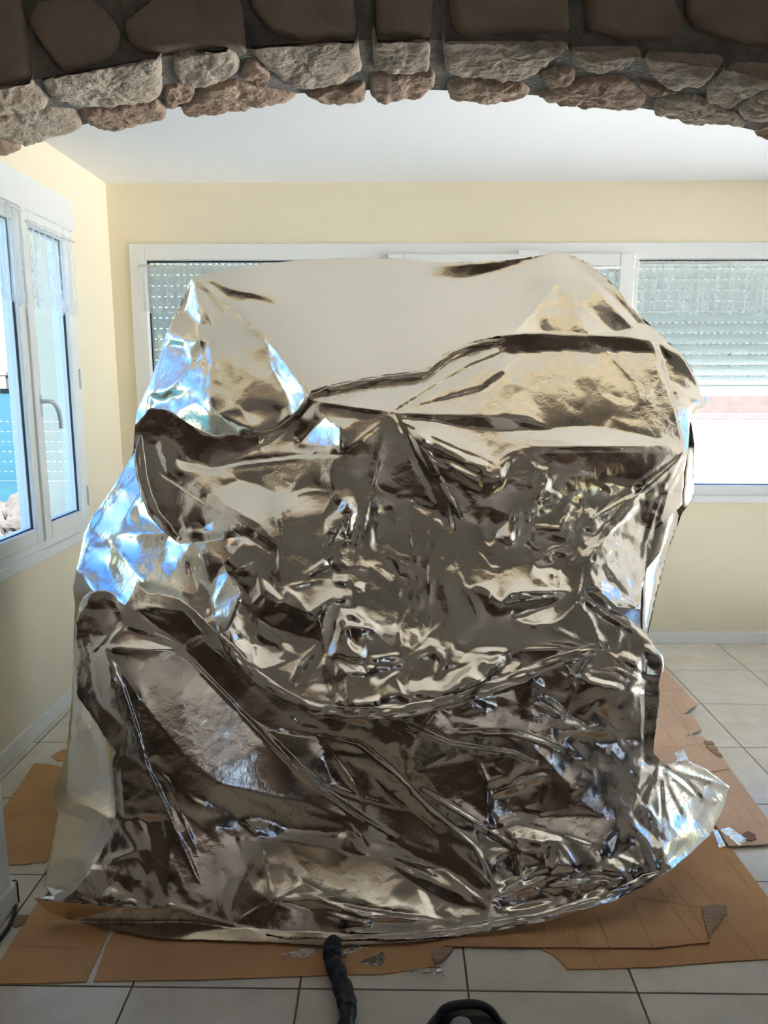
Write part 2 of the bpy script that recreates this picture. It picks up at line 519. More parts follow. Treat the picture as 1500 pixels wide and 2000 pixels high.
window_1 = struct(boxes('window_1', frame_boxes('x', XL - 0.09, XL + 0.012, LW[0], LW[1], LW[2], LW[3], 0.055), M['white'], None, 0.004))
box('head_box', (XL - 0.06, LW[0] + 0.01, LW[3] - 0.155), (XL + 0.035, LW[1] - 0.012, LW[3] - 0.02), M['white'], window_1, 0.006)
box('sill', (XL - 0.02, LW[0] - 0.02, LW[2] - 0.035), (XL + 0.03, LW[1] + 0.01, LW[2] + 0.012), M['white'], window_1, 0.006)
sash_y = [(2.20, 2.735), (2.735, 3.262), (3.268, 3.745)]  # first sash is out of view, added to let more daylight in
for k, (a, b) in enumerate(sash_y):
    s = boxes('sash', frame_boxes('x', XL - 0.055, XL + 0.022, a, b, 0.848, 2.285, 0.068), M['white'], window_1, 0.007)
    boxes('seal', frame_boxes('x', XL - 0.006, XL + 0.002, a + 0.066, b - 0.066, 0.914, 2.219, 0.006), M['gasket'], s)
    pane('pane', 'x', XL - 0.012, a + 0.066, b - 0.066, 0.914, 2.219, s)
box('cover_strip', (XL + 0.02, 3.245, 0.85), (XL + 0.034, 3.285, 2.28), M['white'], window_1, 0.004)
hp = (XL + 0.022, 3.300, 1.46)
hd = boxes('handle_plate', [((XL + 0.02, 3.286, 1.40), (XL + 0.032, 3.314, 1.50))], M['handle'], window_1, 0.004)
tube('handle', smooth_path([(XL + 0.03, 3.300, 1.468), (XL + 0.062, 3.302, 1.470), (XL + 0.072, 3.335, 1.462), (XL + 0.072, 3.372, 1.430), (XL + 0.070, 3.392, 1.385), (XL + 0.068, 3.398, 1.345)], 6),
     0.0095, M['handle'], hd, 10)
box('hinge', (XL + 0.012, 3.748, 1.52), (XL + 0.03, 3.768, 1.62), M['white'], window_1, 0.003)
box('hinge', (XL + 0.012, 3.748, 0.93), (XL + 0.03, 3.768, 1.03), M['white'], window_1, 0.003)

# ------------------------------------------------------------------ back window, three lights wide
window_2 = struct(boxes('window_2', frame_boxes('y', YB - 0.012, YB + 0.10, BW[0], BW[1], BW[2], BW[3], 0.088), M['white'], None, 0.004))
boxes('mullion', [((-0.10, YB - 0.008, 0.95), (-0.02, YB + 0.10, 2.24))], M['white'], window_2, 0.004)
boxes('mullion', [((1.28, YB - 0.008, 0.95), (1.352, YB + 0.10, 2.24))], M['white'], window_2, 0.004)
box('sill', (BW[0] - 0.01, YB - 0.03, BW[2] - 0.012), (BW[1] + 0.01, YB + 0.02, BW[2] + 0.03), M['white'], window_2, 0.005)
cs = boxes('sash', frame_boxes('y', YB - 0.045, YB + 0.03, -0.044, 1.318, 0.93, 2.252, 0.085), M['white'], window_2, 0.006)
pane('pane', 'y', YB + 0.0, 0.04, 1.234, 1.01, 2.17, cs)
boxes('latch', [((0.675, YB - 0.058, 2.238), (0.775, YB - 0.035, 2.268))], M['white'], cs, 0.003)
for (a, b) in ((-1.402, -0.10), (1.352, 2.712)):
    boxes('seal', frame_boxes('y', YB + 0.028, YB + 0.036, a, b, 0.96, 2.227, 0.007), M['gasket'], window_2)
    pane('pane', 'y', YB + 0.04, a, b, 0.96, 2.227, window_2)
box('hinge', (1.322, YB - 0.03, 2.09), (1.345, YB - 0.005, 2.17), M['white'], window_2, 0.003)

# unseen right window, a glazed door added to brighten the room
added_window_right = struct(boxes('added_window_right', frame_boxes('x', XR - 0.01, XR + 0.09, RW[0], RW[1], RW[2], RW[3], 0.07), M['white'], None, 0.004))
box('mullion', (XR, 3.06, 0.13), (XR + 0.08, 3.14, 2.43), M['white'], added_window_right, 0.004)
pane('pane', 'x', XR + 0.04, RW[0] + 0.07, 3.06, 0.13, 2.43, added_window_right)
pane('pane', 'x', XR + 0.04, 3.14, RW[1] - 0.07, 0.13, 2.43, added_window_right)

# ------------------------------------------------------------------ roller shutters outside the back window
def slat_mesh(w):
    """rounded slat with a crenellated lower web that leaves light slots"""
    bm = bmesh.new()
    prof = [(0.000, 0.0), (-0.007, 0.008), (-0.0095, 0.022), (-0.0095, 0.034), (-0.006, 0.050), (0.0, 0.0560)]
    back = [(0.004, 0.0560), (0.004, 0.0)]
    P = prof + back
    a = [bm.verts.new((0, y, z)) for y, z in P]; b = [bm.verts.new((w, y, z)) for y, z in P]
    k = len(P)
    for i in range(k): bm.faces.new((a[i], a[(i + 1) % k], b[(i + 1) % k], b[i]))
    bm.faces.new(a); bm.faces.new(list(reversed(b)))
    x = 0.0
    while x < w - 0.01:
        add_box(bm, (x, 0.0, 0.0555), (min(w, x + 0.022), 0.003, 0.0606))
        x += 0.038
    return bm
def shutter(x0, x1, z_bot, z_top, label, pitch=0.0605):
    root = empty('roller_shutter', (x0, YB + 0.15, z_bot))
    tag(root, label, 'roller shutter', 'roller shutters')
    bm = bmesh.new(); add_box(bm, (0, -0.010, 0), (x1 - x0, 0.006, 0.058), 0.003); add_box(bm, (0, -0.013, 0.05), (x1 - x0, 0, 0.056), 0.001)
    link_bm('bottom_bar', bm, M['shutter'], root)
    me = None; z = 0.0605; k = 0
    while z_bot + z + 0.0608 < z_top:
        if me is None:
            o = link_bm('slat', slat_mesh(x1 - x0), M['shutter'], root); me = o.data
        else:
            o = bpy.data.objects.new('slat', me); COL.objects.link(o); o.parent = root
        o.location = (0, 0, z)
        z += pitch
    return root
ZSB = float(at_y(1400, 773, YB + 0.15)[2])
shutter(1.30, 2.795, ZSB, 2.313, 'pale roller shutter half lowered behind the right-hand window light')
shutter(-1.485, 1.29, 0.90, 2.313, 'pale roller shutter fully lowered behind the foil-covered bulk')

# ------------------------------------------------------------------ lace curtains
def lace_mat():
    m = bpy.data.materials.new('white_lace'); m.use_nodes = True
    n, l = m.node_tree.nodes, m.node_tree.links; n.clear()
    out = n.new('ShaderNodeOutputMaterial')
    tc = n.new('ShaderNodeTexCoord')
    mp = n.new('ShaderNodeMapping'); mp.inputs['Scale'].default_value = (1, 1, 1)
    l.new(tc.outputs['UV'], mp.inputs['Vector'])
    # star motif on a regular grid, vertical threads and a dense upper heading
    vo = n.new('ShaderNodeTexVoronoi'); vo.distance = 'MINKOWSKI'; vo.inputs['Exponent'].default_value = 0.55
    vo.inputs['Scale'].default_value = 9.5; vo.inputs['Randomness'].default_value = 0.12
    l.new(mp.outputs[0], vo.inputs['Vector'])
    lt = n.new('ShaderNodeMath'); lt.operation = 'LESS_THAN'; lt.inputs[1].default_value = 0.62
    l.new(vo.outputs['Distance'], lt.inputs[0])
    w1 = n.new('ShaderNodeTexWave'); w1.bands_direction = 'X'; w1.inputs['Scale'].default_value = 9.5 / 2 / 3.1416 * 3.1416
    l.new(mp.outputs[0], w1.inputs['Vector'])
    g1 = n.new('ShaderNodeMath'); g1.operation = 'GREATER_THAN'; g1.inputs[1].default_value = 0.90
    l.new(w1.outputs['Fac'], g1.inputs[0])
    a3 = n.new('ShaderNodeMath'); a3.operation = 'MAXIMUM'
    l.new(lt.outputs[0], a3.inputs[0]); l.new(g1.outputs[0], a3.inputs[1])
    sc = n.new('ShaderNodeMath'); sc.operation = 'MULTIPLY_ADD'; sc.inputs[1].default_value = 0.5; sc.inputs[2].default_value = 0.2
    l.new(a3.outputs[0], sc.inputs[0])
    tr = n.new('ShaderNodeBsdfTransparent')
    df = n.new('ShaderNodeBsdfDiffuse'); df.inputs[0].default_value = (0.86, 0.87, 0.88, 1)
    tl = n.new('ShaderNodeBsdfTranslucent'); tl.inputs[0].default_value = (0.86, 0.88, 0.9, 1)
    m1 = n.new('ShaderNodeMixShader'); m1.inputs[0].default_value = 0.4
    l.new(df.outputs[0], m1.inputs[1]); l.new(tl.outputs[0], m1.inputs[2])
    m2 = n.new('ShaderNodeMixShader')
    l.new(sc.outputs[0], m2.inputs[0]); l.new(tr.outputs[0], m2.inputs[1]); l.new(m1.outputs[0], m2.inputs[2])
    l.new(m2.outputs[0], out.inputs['Surface'])
    return m
M['lace'] = lace_mat()
def curtain(axis, p, a0, a1, z0, z1, label, waves, amp, seed, scallop=0.02):
    root = empty('lace_curtain', (p, a0, z0) if axis == 'x' else (a0, p, z0))
    tag(root, label, 'curtain', 'lace half curtains')
    nu, nv = 90, 16
    V, Fc, UV = [], [], []
    w = a1 - a0
    for j in range(nv + 1):
        t = j / nv
        for i in range(nu + 1):
            s = i / nu
            ph = noise.noise(Vector((s * 4, seed, 0))) * 2.5
            d = amp * math.sin(s * waves * 2 * math.pi + ph) * (0.5 + 0.5 * (1 - t)) + amp * 0.5 * noise.noise(Vector((s * 9, t * 2, seed)))
            zb = z0 + scallop * abs(math.sin(s * waves * 1.5 * math.pi)) * (1 - t)
            z = zb + (z1 - zb) * t
            q = a0 + s * w
            V.append((d, q - a0, z - z0) if axis == 'x' else (q - a0, d, z - z0))
            UV.append((s * w * 2.0, (z - z0) * 2.0))
    for j in range(nv):
        for i in range(nu):
            a = j * (nu + 1) + i
            Fc.append((a, a + 1, a + nu + 2, a + nu + 1))
    o = link_mesh('lace_panel', V, Fc, M['lace'], root, True)
    uv = o.data.uv_layers.new(name='lace')
    for lp in o.data.loops: uv.data[lp.index].uv = UV[lp.vertex_index]
    # rod with its loops
    h = z1 - z0 - 0.012
    if axis == 'x': tube('rod', [(0, -0.01, h), (0, w + 0.01, h)], 0.0045, M['white'], root, 8)
    else: tube('rod', [(-0.01, 0, h), (w + 0.01, 0, h)], 0.0045, M['white'], root, 8)
    return root
curtain('x', XL + 0.040, 3.285, 3.745, 1.86, 2.235, 'white lace half curtain with fringed hem on the sash with the handle', 7, 0.010, 1.0)
curtain('x', XL + 0.040, 2.76, 3.235, 1.86, 2.27, 'white lace half curtain on the sash that shows the sea, cut by the picture edge', 7, 0.010, 2.0)
curtain('y', YB - 0.02, -1.43, -0.14, 1.93, 2.205, 'white lace half curtain with star pattern behind the upper left of the foil', 16, 0.005, 3.0)
curtain('y', YB - 0.06, 0.06, 1.225, 1.93, 2.185, 'white lace half curtain on the middle sash, mostly hidden by the foil peak', 14, 0.005, 4.0)
curtain('y', YB - 0.02, 1.365, 2.70, 1.915, 2.215, 'white lace half curtain in front of the half-lowered roller shutter', 16, 0.006, 5.0)

# ================================================================== outside
M['sea'] = mat('blue_green_sea', (5, 42, 46), 0.5, vscale=0.25, rgb2=(4, 34, 40), spec=0.2, detail=6)
M['terrace'] = mat('bright_terrace', (216, 219, 222), 0.9, vscale=0.6, rgb2=(200, 203, 207))
M['rock'] = mat('pale_shore_rock', (46, 41, 35), 0.95, vscale=1.2, rgb2=(25, 22, 18), bump=0.5, bscale=3)
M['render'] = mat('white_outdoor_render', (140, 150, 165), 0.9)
M['terrace_white'] = mat('white_terrace_wall', (205, 205, 203), 0.9)
M['slope'] = mat('reddish_gravel_slope', (40, 29, 24), 0.95, vscale=3.0, rgb2=(27, 19, 16), detail=8)
M['far_land'] = mat('hazy_far_shore', (46, 54, 62), 0.95, vscale=0.02, rgb2=(38, 46, 54))
M['house'] = mat('far_house_walls', (66, 63, 58), 0.9)
M['roof'] = mat('far_house_roof', (60, 42, 34), 0.9)
SEA = -3.6
def sheet(name, pts, z, material):
    return struct(link_mesh(name, [(x, y, z) for x, y in pts], [tuple(range(len(pts)))], material))
sheet('sea', [(-900, -300), (-3.2, -300), (-3.2, 900), (-900, 900)], SEA, M['sea'])
sheet('terrace_ground', [(-3.2, -12), (60, -12), (60, 60), (-3.2, 60)], -0.35, M['terrace'])
struct(box('terrace_wall', (-3, 19.4, -0.35), (40, 19.7, 0.60), M['terrace_white']))
for k, z in enumerate((0.66, 0.73)):
    struct(box('terrace_rail', (-3, 19.5, z), (40, 19.6, z + 0.028), M['terrace_white']))
V = []
for j in range(2):
    for i in range(25):
        x = -3 + i * 2.4
        V.append((x, 26 + j * 9, -0.35 + j * 7.5 + (noise.noise(Vector((x, j, 0))) * 0.5 if j else 0)))
struct(link_mesh('gravel_slope', V, [(i, i + 1, 26 + i, 25 + i) for i in range(24)], M['slope']))
# white return wall that closes the view through the sash with the handle
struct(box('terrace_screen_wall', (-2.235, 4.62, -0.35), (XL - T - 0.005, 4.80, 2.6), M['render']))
struct(box('added_shade_slab', (-2.75, -3.4, 2.95), (XL - T, 5.6, 3.05), M['render']))  # unseen slab, added to keep the sun off the screen wall
# far shore with houses
V = []
for i in range(41):
    a = math.radians(-80 + i * 2.2)
    d = 420
    x, y = d * math.sin(a), d * math.cos(a)
    h = 8 + 10 * abs(noise.noise(Vector((i * 0.31, 3, 0))))
    V += [(x, y, SEA - 1), (x, y, SEA + 5), (x * 1.12, y * 1.12, SEA + 5 + h)]
Fc = []
for i in range(40):
    a = i * 3
    Fc += [(a, a + 3, a + 4, a + 1), (a + 1, a + 4, a + 5, a + 2)]
struct(link_mesh('far_shore', V, Fc, M['far_land']))
rh = random.Random(8)
for i in range(5):
    a = math.radians(-29.5 + i * 0.95 + rh.uniform(-0.12, 0.12))
    d = 405 + rh.uniform(0, 25)
    w, h = rh.uniform(3.5, 5.5), rh.uniform(4, 7)
    c = Vector((d * math.sin(a), d * math.cos(a), SEA + 2 + rh.uniform(0, 4)))
    r = empty('far_house', c)
    tag(r, 'tiny pale house on the far shore seen through the left window', 'house', 'houses on the far shore')
    box('walls', (-w / 2, -2, 0), (w / 2, 2, h), M['house'], r)
    link_mesh('roof', [(-w / 2 - .3, -2.3, h), (w / 2 + .3, -2.3, h), (w / 2 + .3, 2.3, h), (-w / 2 - .3, 2.3, h), (-w / 2, 0, h + 2), (w / 2, 0, h + 2)],
              [(0, 1, 5, 4), (2, 3, 4, 5), (0, 4, 3), (1, 2, 5)], M['roof'], r)
# boulders along the shore below the window
def boulder(c, r, seed):
    bm = bmesh.new()
    bmesh.ops.create_icosphere(bm, subdivisions=3, radius=1)
    for v in bm.verts:
        f = 1 + 0.35 * noise.noise(v.co * 1.3 + Vector((seed, 0, 0))) + 0.14 * noise.noise(v.co * 3.1 + Vector((0, seed, 0)))
        v.co = Vector((v.co.x * r[0], v.co.y * r[1], v.co.z * r[2])) * f
    o = link_bm('shore_boulder', bm, M['rock'])
    o.location = c
    o.rotation_euler = (0, 0, seed * 1.7)
    tag(o, 'sunlit pale boulder of the breakwater below the left window', 'boulder', 'breakwater boulders')
rb = random.Random(21)
k = 0
def shore_z(x, y):
    d = math.hypot(x, y)
    return SEA - 0.35 + 0.85 * max(0.0, (40.0 - d) / 12.0) + 0.35 * noise.noise(Vector((x * 0.55, y * 0.55, 2)))
V, Fc = [], []
NA, ND = 40, 60
for j in range(ND + 1):
    for i in range(NA + 1):
        a = math.radians(-40 + i * 0.5); d = 14 + j * 0.42
        x, y = d * math.sin(a), d * math.cos(a)
        V.append((x, y, shore_z(x, y) + 0.18 * noise.noise(Vector((x * 1.7, y * 1.7, 5)))))
for j in range(ND):
    for i in range(NA):
        q0 = j * (NA + 1) + i
        Fc.append((q0, q0 + 1, q0 + NA + 2, q0 + NA + 1))
struct(link_mesh('rocky_shore', V, Fc, M['rock'], None, True))
for row in range(7):
    d = 23.5 + row * 1.9
    n = 3
    for i in range(n):
        a = math.radians(-27.0) + (i - 1) * 1.95 / d + rb.uniform(-0.1, 0.1) / d
        s = rb.uniform(0.6, 0.78)
        x, y = d * math.sin(a), d * math.cos(a)
        boulder((x, y, shore_z(x, y) + s * 0.25), (s, s * 0.9, s * 0.6), k * 0.77)
        k += 1

# ================================================================== the foil-wrapped bulk
# Each sheet is a relief: facets are given by the way they face (which part of the room they mirror),
# the slopes are integrated to one continuous crumpled surface around the bulk.
SR = math.sqrt
def set_grid(u0, v0, u1, v1, step):
    global GS, GNU, GNV, UU, VV, RX, RY, VIEW, SLOPES
    GS = float(step)
    gu = np.arange(u0, u1 + step, step, dtype=float); gv = np.arange(v0, v1 + step, step, dtype=float)
    GNU, GNV = len(gu), len(gv)
    UU, VV = np.meshgrid(gu, gv)
    RX, RY = (UU - 750) / FOCAL, (VV - 1000) / FOCAL
    R_ = RX[..., None] * RIGHT + RY[..., None] * DOWN + FWD
    VIEW = -R_ / np.linalg.norm(R_, axis=-1, keepdims=True)
    SLOPES = {k: slope_of(v) for k, v in FACE.items()}

def in_poly(poly, U, V):
    m = np.zeros(U.shape, bool)
    n = len(poly)
    for i in range(n):
        x0, y0 = poly[i]; x1, y1 = poly[(i + 1) % n]
        if y0 == y1: continue
        c = (y0 > V) != (y1 > V)
        m ^= c & (U < (x1 - x0) * (V - y0) / (y1 - y0) + x0)
    return m

def slope_of(d):
    """log-depth gradient of a facet that mirrors world direction d"""
    d = np.array(d, float); d /= np.linalg.norm(d)
    h = VIEW + d
    h /= np.linalg.norm(h, axis=-1, keepdims=True)
    nx, ny, nz = h @ RIGHT, h @ DOWN, h @ FWD
    nr = np.minimum(nx * RX + ny * RY + nz, -0.25)
    return -nx / nr, -ny / nr          # times 1/FOCAL per pixel

FACE = {
    'C': (0.10, 0.16, 1.0),      # bright ceiling
    'D': (0.60, 0.0, 1.0),      # ceiling towards the arch
    'A': (0.10, -0.58, 1.0),      # plaster above the arch
    'B': (0.10, -0.75, 1.0),
    'M': (0.1, -0.85, 1.0),       # arch stones and edge of the dim ceiling
    'G': (0.05, -1.0, 0.62),      # dim ceiling of the near room
    'K': (0.08, -1.0, -0.10),      # dark room
    'F': (0.0, -0.9, -0.6),       # near floor
    'f': (0.0, -0.25, -1.0),      # floor and cardboard
    'R': (1.0, 0.05, -0.02),       # bright right side
    'r': (1.0, -0.12, 0.03),
    'L': (-1.0, 0.25, 0.12),      # left window
    'l': (-0.70, 0.05, 1.0),     # ceiling and wall on the left
    'w': (-1.0, 0.10, -0.30),     # left wall below the window
    'U': (-0.45, 0.10, 1.0),      # ceiling on the left
    'b': (-1.0, -0.25, 0.35),
}
def tps(points, U, V):
    P = np.array(points, float)
    x = P[:, :2] / 500.0; n = len(P)
    def k(a, b):
        r2 = ((a[:, None, :] - b[None, :, :]) ** 2).sum(-1)
        return 0.5 * r2 * np.log(r2 + 1e-12)
    A = np.zeros((n + 3, n + 3))
    A[:n, :n] = k(x, x) + 2e-3 * np.eye(n)
    A[:n, n] = 1; A[:n, n + 1:] = x; A[n, :n] = 1; A[n + 1:, :n] = x.T
    w = np.linalg.solve(A, np.concatenate([P[:, 2], np.zeros(3)]))
    q = np.stack([U.ravel(), V.ravel()], 1) / 500.0
    out = np.empty(len(q))
    for s in range(0, len(q), 20000):
        e = q[s:s + 20000]
        out[s:s + 20000] = k(e, x) @ w[:n] + w[n] + e @ w[n + 1:]
    return out.reshape(U.shape)

def facet_noise(cell, seed, ang=0.0, stretch=1.0):
    """piecewise planar noise over a random triangulation, -1..1"""
    r = np.random.RandomState(seed)
    w, h = GNU * GS, GNV * GS
    ca, sa = math.cos(ang), math.sin(ang)
    R0 = math.hypot(w, h) / 2 + 2 * cell
    n1, n2 = int(2 * R0 / (cell * stretch)) + 1, int(2 * R0 / cell) + 1
    pts = []
    for i in range(n1):
        for j in range(n2):
            a = -R0 + (i + r.rand()) * cell * stretch; b = -R0 + (j + r.rand()) * cell
            pts.append((a, b))
    xy = [(w / 2 + a * ca - b * sa, h / 2 + a * sa + b * ca) for a, b in pts]
    keep = [i for i, p in enumerate(xy) if -2 * cell * stretch < p[0] < w + 2 * cell * stretch and -2 * cell * stretch < p[1] < h + 2 * cell * stretch]
    xy = [xy[i] for i in keep]
    # triangulate in unstretched space so that the facets are long
    base = [(pts[i][0] / stretch, pts[i][1]) for i in keep]
    res = delaunay_2d_cdt([Vector(p) for p in base], [], [], 0, 1e-4)
    val = r.uniform(-1, 1, len(xy))
    out = np.zeros((GNV, GNU))
    orig = res[3]
    for t in res[2]:
        ids = [orig[i][0] for i in t]
        p = [(xy[i][0] / GS, xy[i][1] / GS) for i in ids]
        u0, u1 = int(max(0, math.floor(min(q[0] for q in p)))), int(min(GNU - 1, math.ceil(max(q[0] for q in p))))
        v0, v1 = int(max(0, math.floor(min(q[1] for q in p)))), int(min(GNV - 1, math.ceil(max(q[1] for q in p))))
        if u1 < u0 or v1 < v0: continue
        X, Y = np.meshgrid(np.arange(u0, u1 + 1), np.arange(v0, v1 + 1))
        (ax, ay), (bx, by), (cx, cy) = p
        det = (by - cy) * (ax - cx) + (cx - bx) * (ay - cy)
        if abs(det) < 1e-9: continue
        l1 = ((by - cy) * (X - cx) + (cx - bx) * (Y - cy)) / det
        l2 = ((cy - ay) * (X - cx) + (ax - cx) * (Y - cy)) / det
        l3 = 1 - l1 - l2
        m = (l1 >= -1e-6) & (l2 >= -1e-6) & (l3 >= -1e-6)
        z = l1 * val[ids[0]] + l2 * val[ids[1]] + l3 * val[ids[2]]
        sub = out[v0:v1 + 1, u0:u1 + 1]
        sub[m] = z[m]
    return out

def seg_dist(poly):
    """distance to a polyline and position along it (pixels), signed side"""
    best = np.full(UU.shape, 1e9); side = np.zeros(UU.shape); along = np.zeros(UU.shape)
    acc = 0.0
    for (x0, y0), (x1, y1) in zip(poly[:-1], poly[1:]):
        dx, dy = x1 - x0, y1 - y0
        L2 = dx * dx + dy * dy; L = SR(L2)
        t = np.clip(((UU - x0) * dx + (VV - y0) * dy) / L2, 0, 1)
        ex, ey = UU - x0 - t * dx, VV - y0 - t * dy
        d = np.sqrt(ex * ex + ey * ey)
        s = np.sign(dx * (VV - y0) - dy * (UU - x0))       # + = right hand side going along (screen)
        m = d < best
        best[m] = d[m]; side[m] = s[m]; along[m] = acc + t[m] * L
        acc += L
    return best, side, along

def blur(a, n):
    for _ in range(n):
        p = np.pad(a, 1, mode='edge')
        a = (p[:-2, 1:-1] + p[2:, 1:-1] + p[1:-1, :-2] + p[1:-1, 2:] + 4 * p[1:-1, 1:-1]) / 8
    return a

def solve_sheet(outline, anchors, ops, crumple, lam_len=170.0, base_amp=0.25, seed=1, shift=0.0):
    inside = in_poly(outline, UU, VV)
    grow = inside.copy()
    for _ in range(2):
        p = np.pad(grow, 1)
        grow = p[:-2, 1:-1] | p[2:, 1:-1] | p[1:-1, :-2] | p[1:-1, 2:] | p[1:-1, 1:-1] | p[:-2, :-2] | p[2:, 2:] | p[:-2, 2:] | p[2:, :-2]
    # base depth from anchor points given as (u, v, Y)
    A = []
    for (u, v, y) in anchors:
        y = y + shift * min(1.0, max(0.0, (1400 - v) / 750))
        A.append((u, v, math.log(y / ray(u, v)[1])))
    L0 = tps(A, UU, VV)
    g0u = np.gradient(L0, axis=1) / GS * FOCAL; g0v = np.gradient(L0, axis=0) / GS * FOCAL
    Gu, Gv = g0u.copy(), g0v.copy()
    W = np.full(UU.shape, 0.35)
    amp = np.full(UU.shape, base_amp)
    for op in sorted(ops, key=lambda o: 'PRTH'.index(o[0])):
        kind = op[0]
        if kind == 'P':           # facet: class, polygon, blend
            cls, poly = op[1], op[2]; a = op[3] if len(op) > 3 else 1.0
            m = in_poly(poly, UU, VV)
            su, sv = SLOPES[cls]
            Gu[m] = (1 - a) * Gu[m] + a * su[m]; Gv[m] = (1 - a) * Gv[m] + a * sv[m]
            W[m] = {'L': 2.6, 'C': 1.3, 'K': 1.3}.get(cls, 1.0) if a > 0.4 else 0.6
        elif kind == 'R':         # fold line: polyline, width, class on the left, class on the right
            d, s, al = seg_dist(op[1]); w = op[2]
            m = (d < w)
            for sg, cls in ((-1, op[3]), (1, op[4])):
                if cls is None: continue
                q = m & (s == sg)
                su, sv = SLOPES[cls]
                Gu[q] = su[q]; Gv[q] = sv[q]; W[q] = 1.6
        elif kind == 'T':         # sharp crease standing proud: polyline, width, steepness
            d, s, al = seg_dist(op[1]); w = op[2]
            dy_, dx_ = np.gradient(d)
            m = (d < 5 * w) & (d > 0.3)
            nn = np.hypot(dx_, dy_) + 1e-6
            tot = sum(math.hypot(b[0] - a[0], b[1] - a[1]) for a, b in zip(op[1][:-1], op[1][1:]))
            end = np.clip(np.minimum(al, tot - al) / (0.3 * tot + 1), 0.0, 1)
            fade = op[3] * end * (0.8 * np.clip((w - d) / (0.6 * w), 0, 1) + 0.34 * np.clip(1 - d / (5 * w), 0, 1) * (0.6 + 0.4 * np.sin(al / 19.0 + len(op[1]))))
            Gu[m] += (fade * dx_ / nn)[m]; Gv[m] += (fade * dy_ / nn)[m]
            W[d < w] = np.maximum(W[d < w], 1.5)
        elif kind == 'H':         # pleated hem: polyline, width
            d, s, al = seg_dist(op[1]); w = op[2]
            m = d < w
            nz = np.sin(d / 3.1 * 1.9 + 2.2 * np.sin(al / 37.0) + 1.3 * np.sin(al / 11.0 + 2)) 
            a, b = op[3], op[4]
            f = np.clip(0.5 + 0.75 * nz, 0, 1)
            Gu[m] = ((1 - f) * SLOPES[a][0] + f * SLOPES[b][0])[m]
            Gv[m] = ((1 - f) * SLOPES[a][1] + f * SLOPES[b][1])[m]
            W[m] = 1.2
    for op in crumple:
        m = in_poly(op[1], UU, VV)
        amp[m] = op[0]
    amp = amp * np.where(W >= 1.0, 0.45, 1.0)
    amp = blur(amp, 6)
    Gu, Gv = np.clip(Gu, -2.2, 2.2), np.clip(Gv, -2.2, 2.2)
    # crumple facets
    n = 0.0
    for k, (cell, a, ang, st) in enumerate(((100, 0.036, 0.9, 1.7), (52, 0.022, 2.2, 1.8), (27, 0.0105, 0.4, 1.9), (14, 0.003, 1.4, 1.6))):
        n = n + a * facet_noise(cell, seed * 10 + k, ang, st)
    n = n * amp / 2.3
    nu_ = np.gradient(n, axis=1) / GS * FOCAL; nv_ = np.gradient(n, axis=0) / GS * FOCAL
    Gu = Gu + nu_; Gv = Gv + nv_
    # weighted screened Poisson solve on the sheet
    mask = grow
    mu = mask[:, 1:] & mask[:, :-1]; mv = mask[1:, :] & mask[:-1, :]
    wu = np.where(mu, np.minimum(W[:, 1:], W[:, :-1]), 0.0); wv = np.where(mv, np.minimum(W[1:], W[:-1]), 0.0)
    tu = 0.5 * (Gu[:, 1:] + Gu[:, :-1]) / FOCAL * GS; tv = 0.5 * (Gv[1:] + Gv[:-1]) / FOCAL * GS
    lam = (GS / lam_len) ** 2
    def op_A(x):
        r = lam * x * mask
        du = wu * (x[:, 1:] - x[:, :-1]); r[:, 1:] += du; r[:, :-1] -= du
        dv = wv * (x[1:] - x[:-1]); r[1:] += dv; r[:-1] -= dv
        return r
    rhs = lam * L0 * mask
    rhs[:, 1:] += wu * tu; rhs[:, :-1] -= wu * tu
    rhs[1:] += wv * tv; rhs[:-1] -= wv * tv
    diag = lam * np.ones_like(L0)
    diag[:, 1:] += wu; diag[:, :-1] += wu; diag[1:] += wv; diag[:-1] += wv
    x = L0 * mask; r = (rhs - op_A(x)) * mask; z = r / diag; p = z.copy(); rz = (r * z).sum()
    for it in range(520):
        Ap = op_A(p); al_ = rz / (p * Ap).sum()
        x += al_ * p; r -= al_ * Ap
        z = r / diag; rz2 = (r * z).sum()
        if rz2 < 1e-12: break
        p = z + (rz2 / rz) * p; rz = rz2
    return inside, grow, x, amp

def outline_snap(outline, idx):
    """nearest point of the outline for the grid points idx"""
    P = np.stack([UU.ravel()[idx], VV.ravel()[idx]], 1)
    best = np.full(len(P), 1e9); Q = P.copy()
    O = np.array(outline, float)
    for a, b in zip(O, np.roll(O, -1, 0)):
        d = b - a; L2 = (d * d).sum()
        if L2 < 1e-9: continue
        t = np.clip(((P - a) @ d) / L2, 0, 1)
        q = a + t[:, None] * d
        e = ((P - q) ** 2).sum(1)
        m = e < best
        best[m] = e[m]; Q[m] = q[m]
    return Q

def jag(outline, amp, step, seed):
    """resample an outline with a slightly ragged edge"""
    out = []
    n = len(outline); acc = 0
    for i in range(n):
        (x0, y0), (x1, y1) = outline[i], outline[(i + 1) % n]
        L = math.hypot(x1 - x0, y1 - y0); k = max(1, int(L / step))
        nx, ny = -(y1 - y0) / max(L, 1e-6), (x1 - x0) / max(L, 1e-6)
        for j in range(k):
            t = j / k; acc += L / k
            d = amp * noise.noise(Vector((acc / 16.0, seed, 0))) + 0.6 * amp * noise.noise(Vector((acc / 5.0, seed, 4)))
            out.append((x0 + (x1 - x0) * t + nx * d, y0 + (y1 - y0) * t + ny * d))
    return out

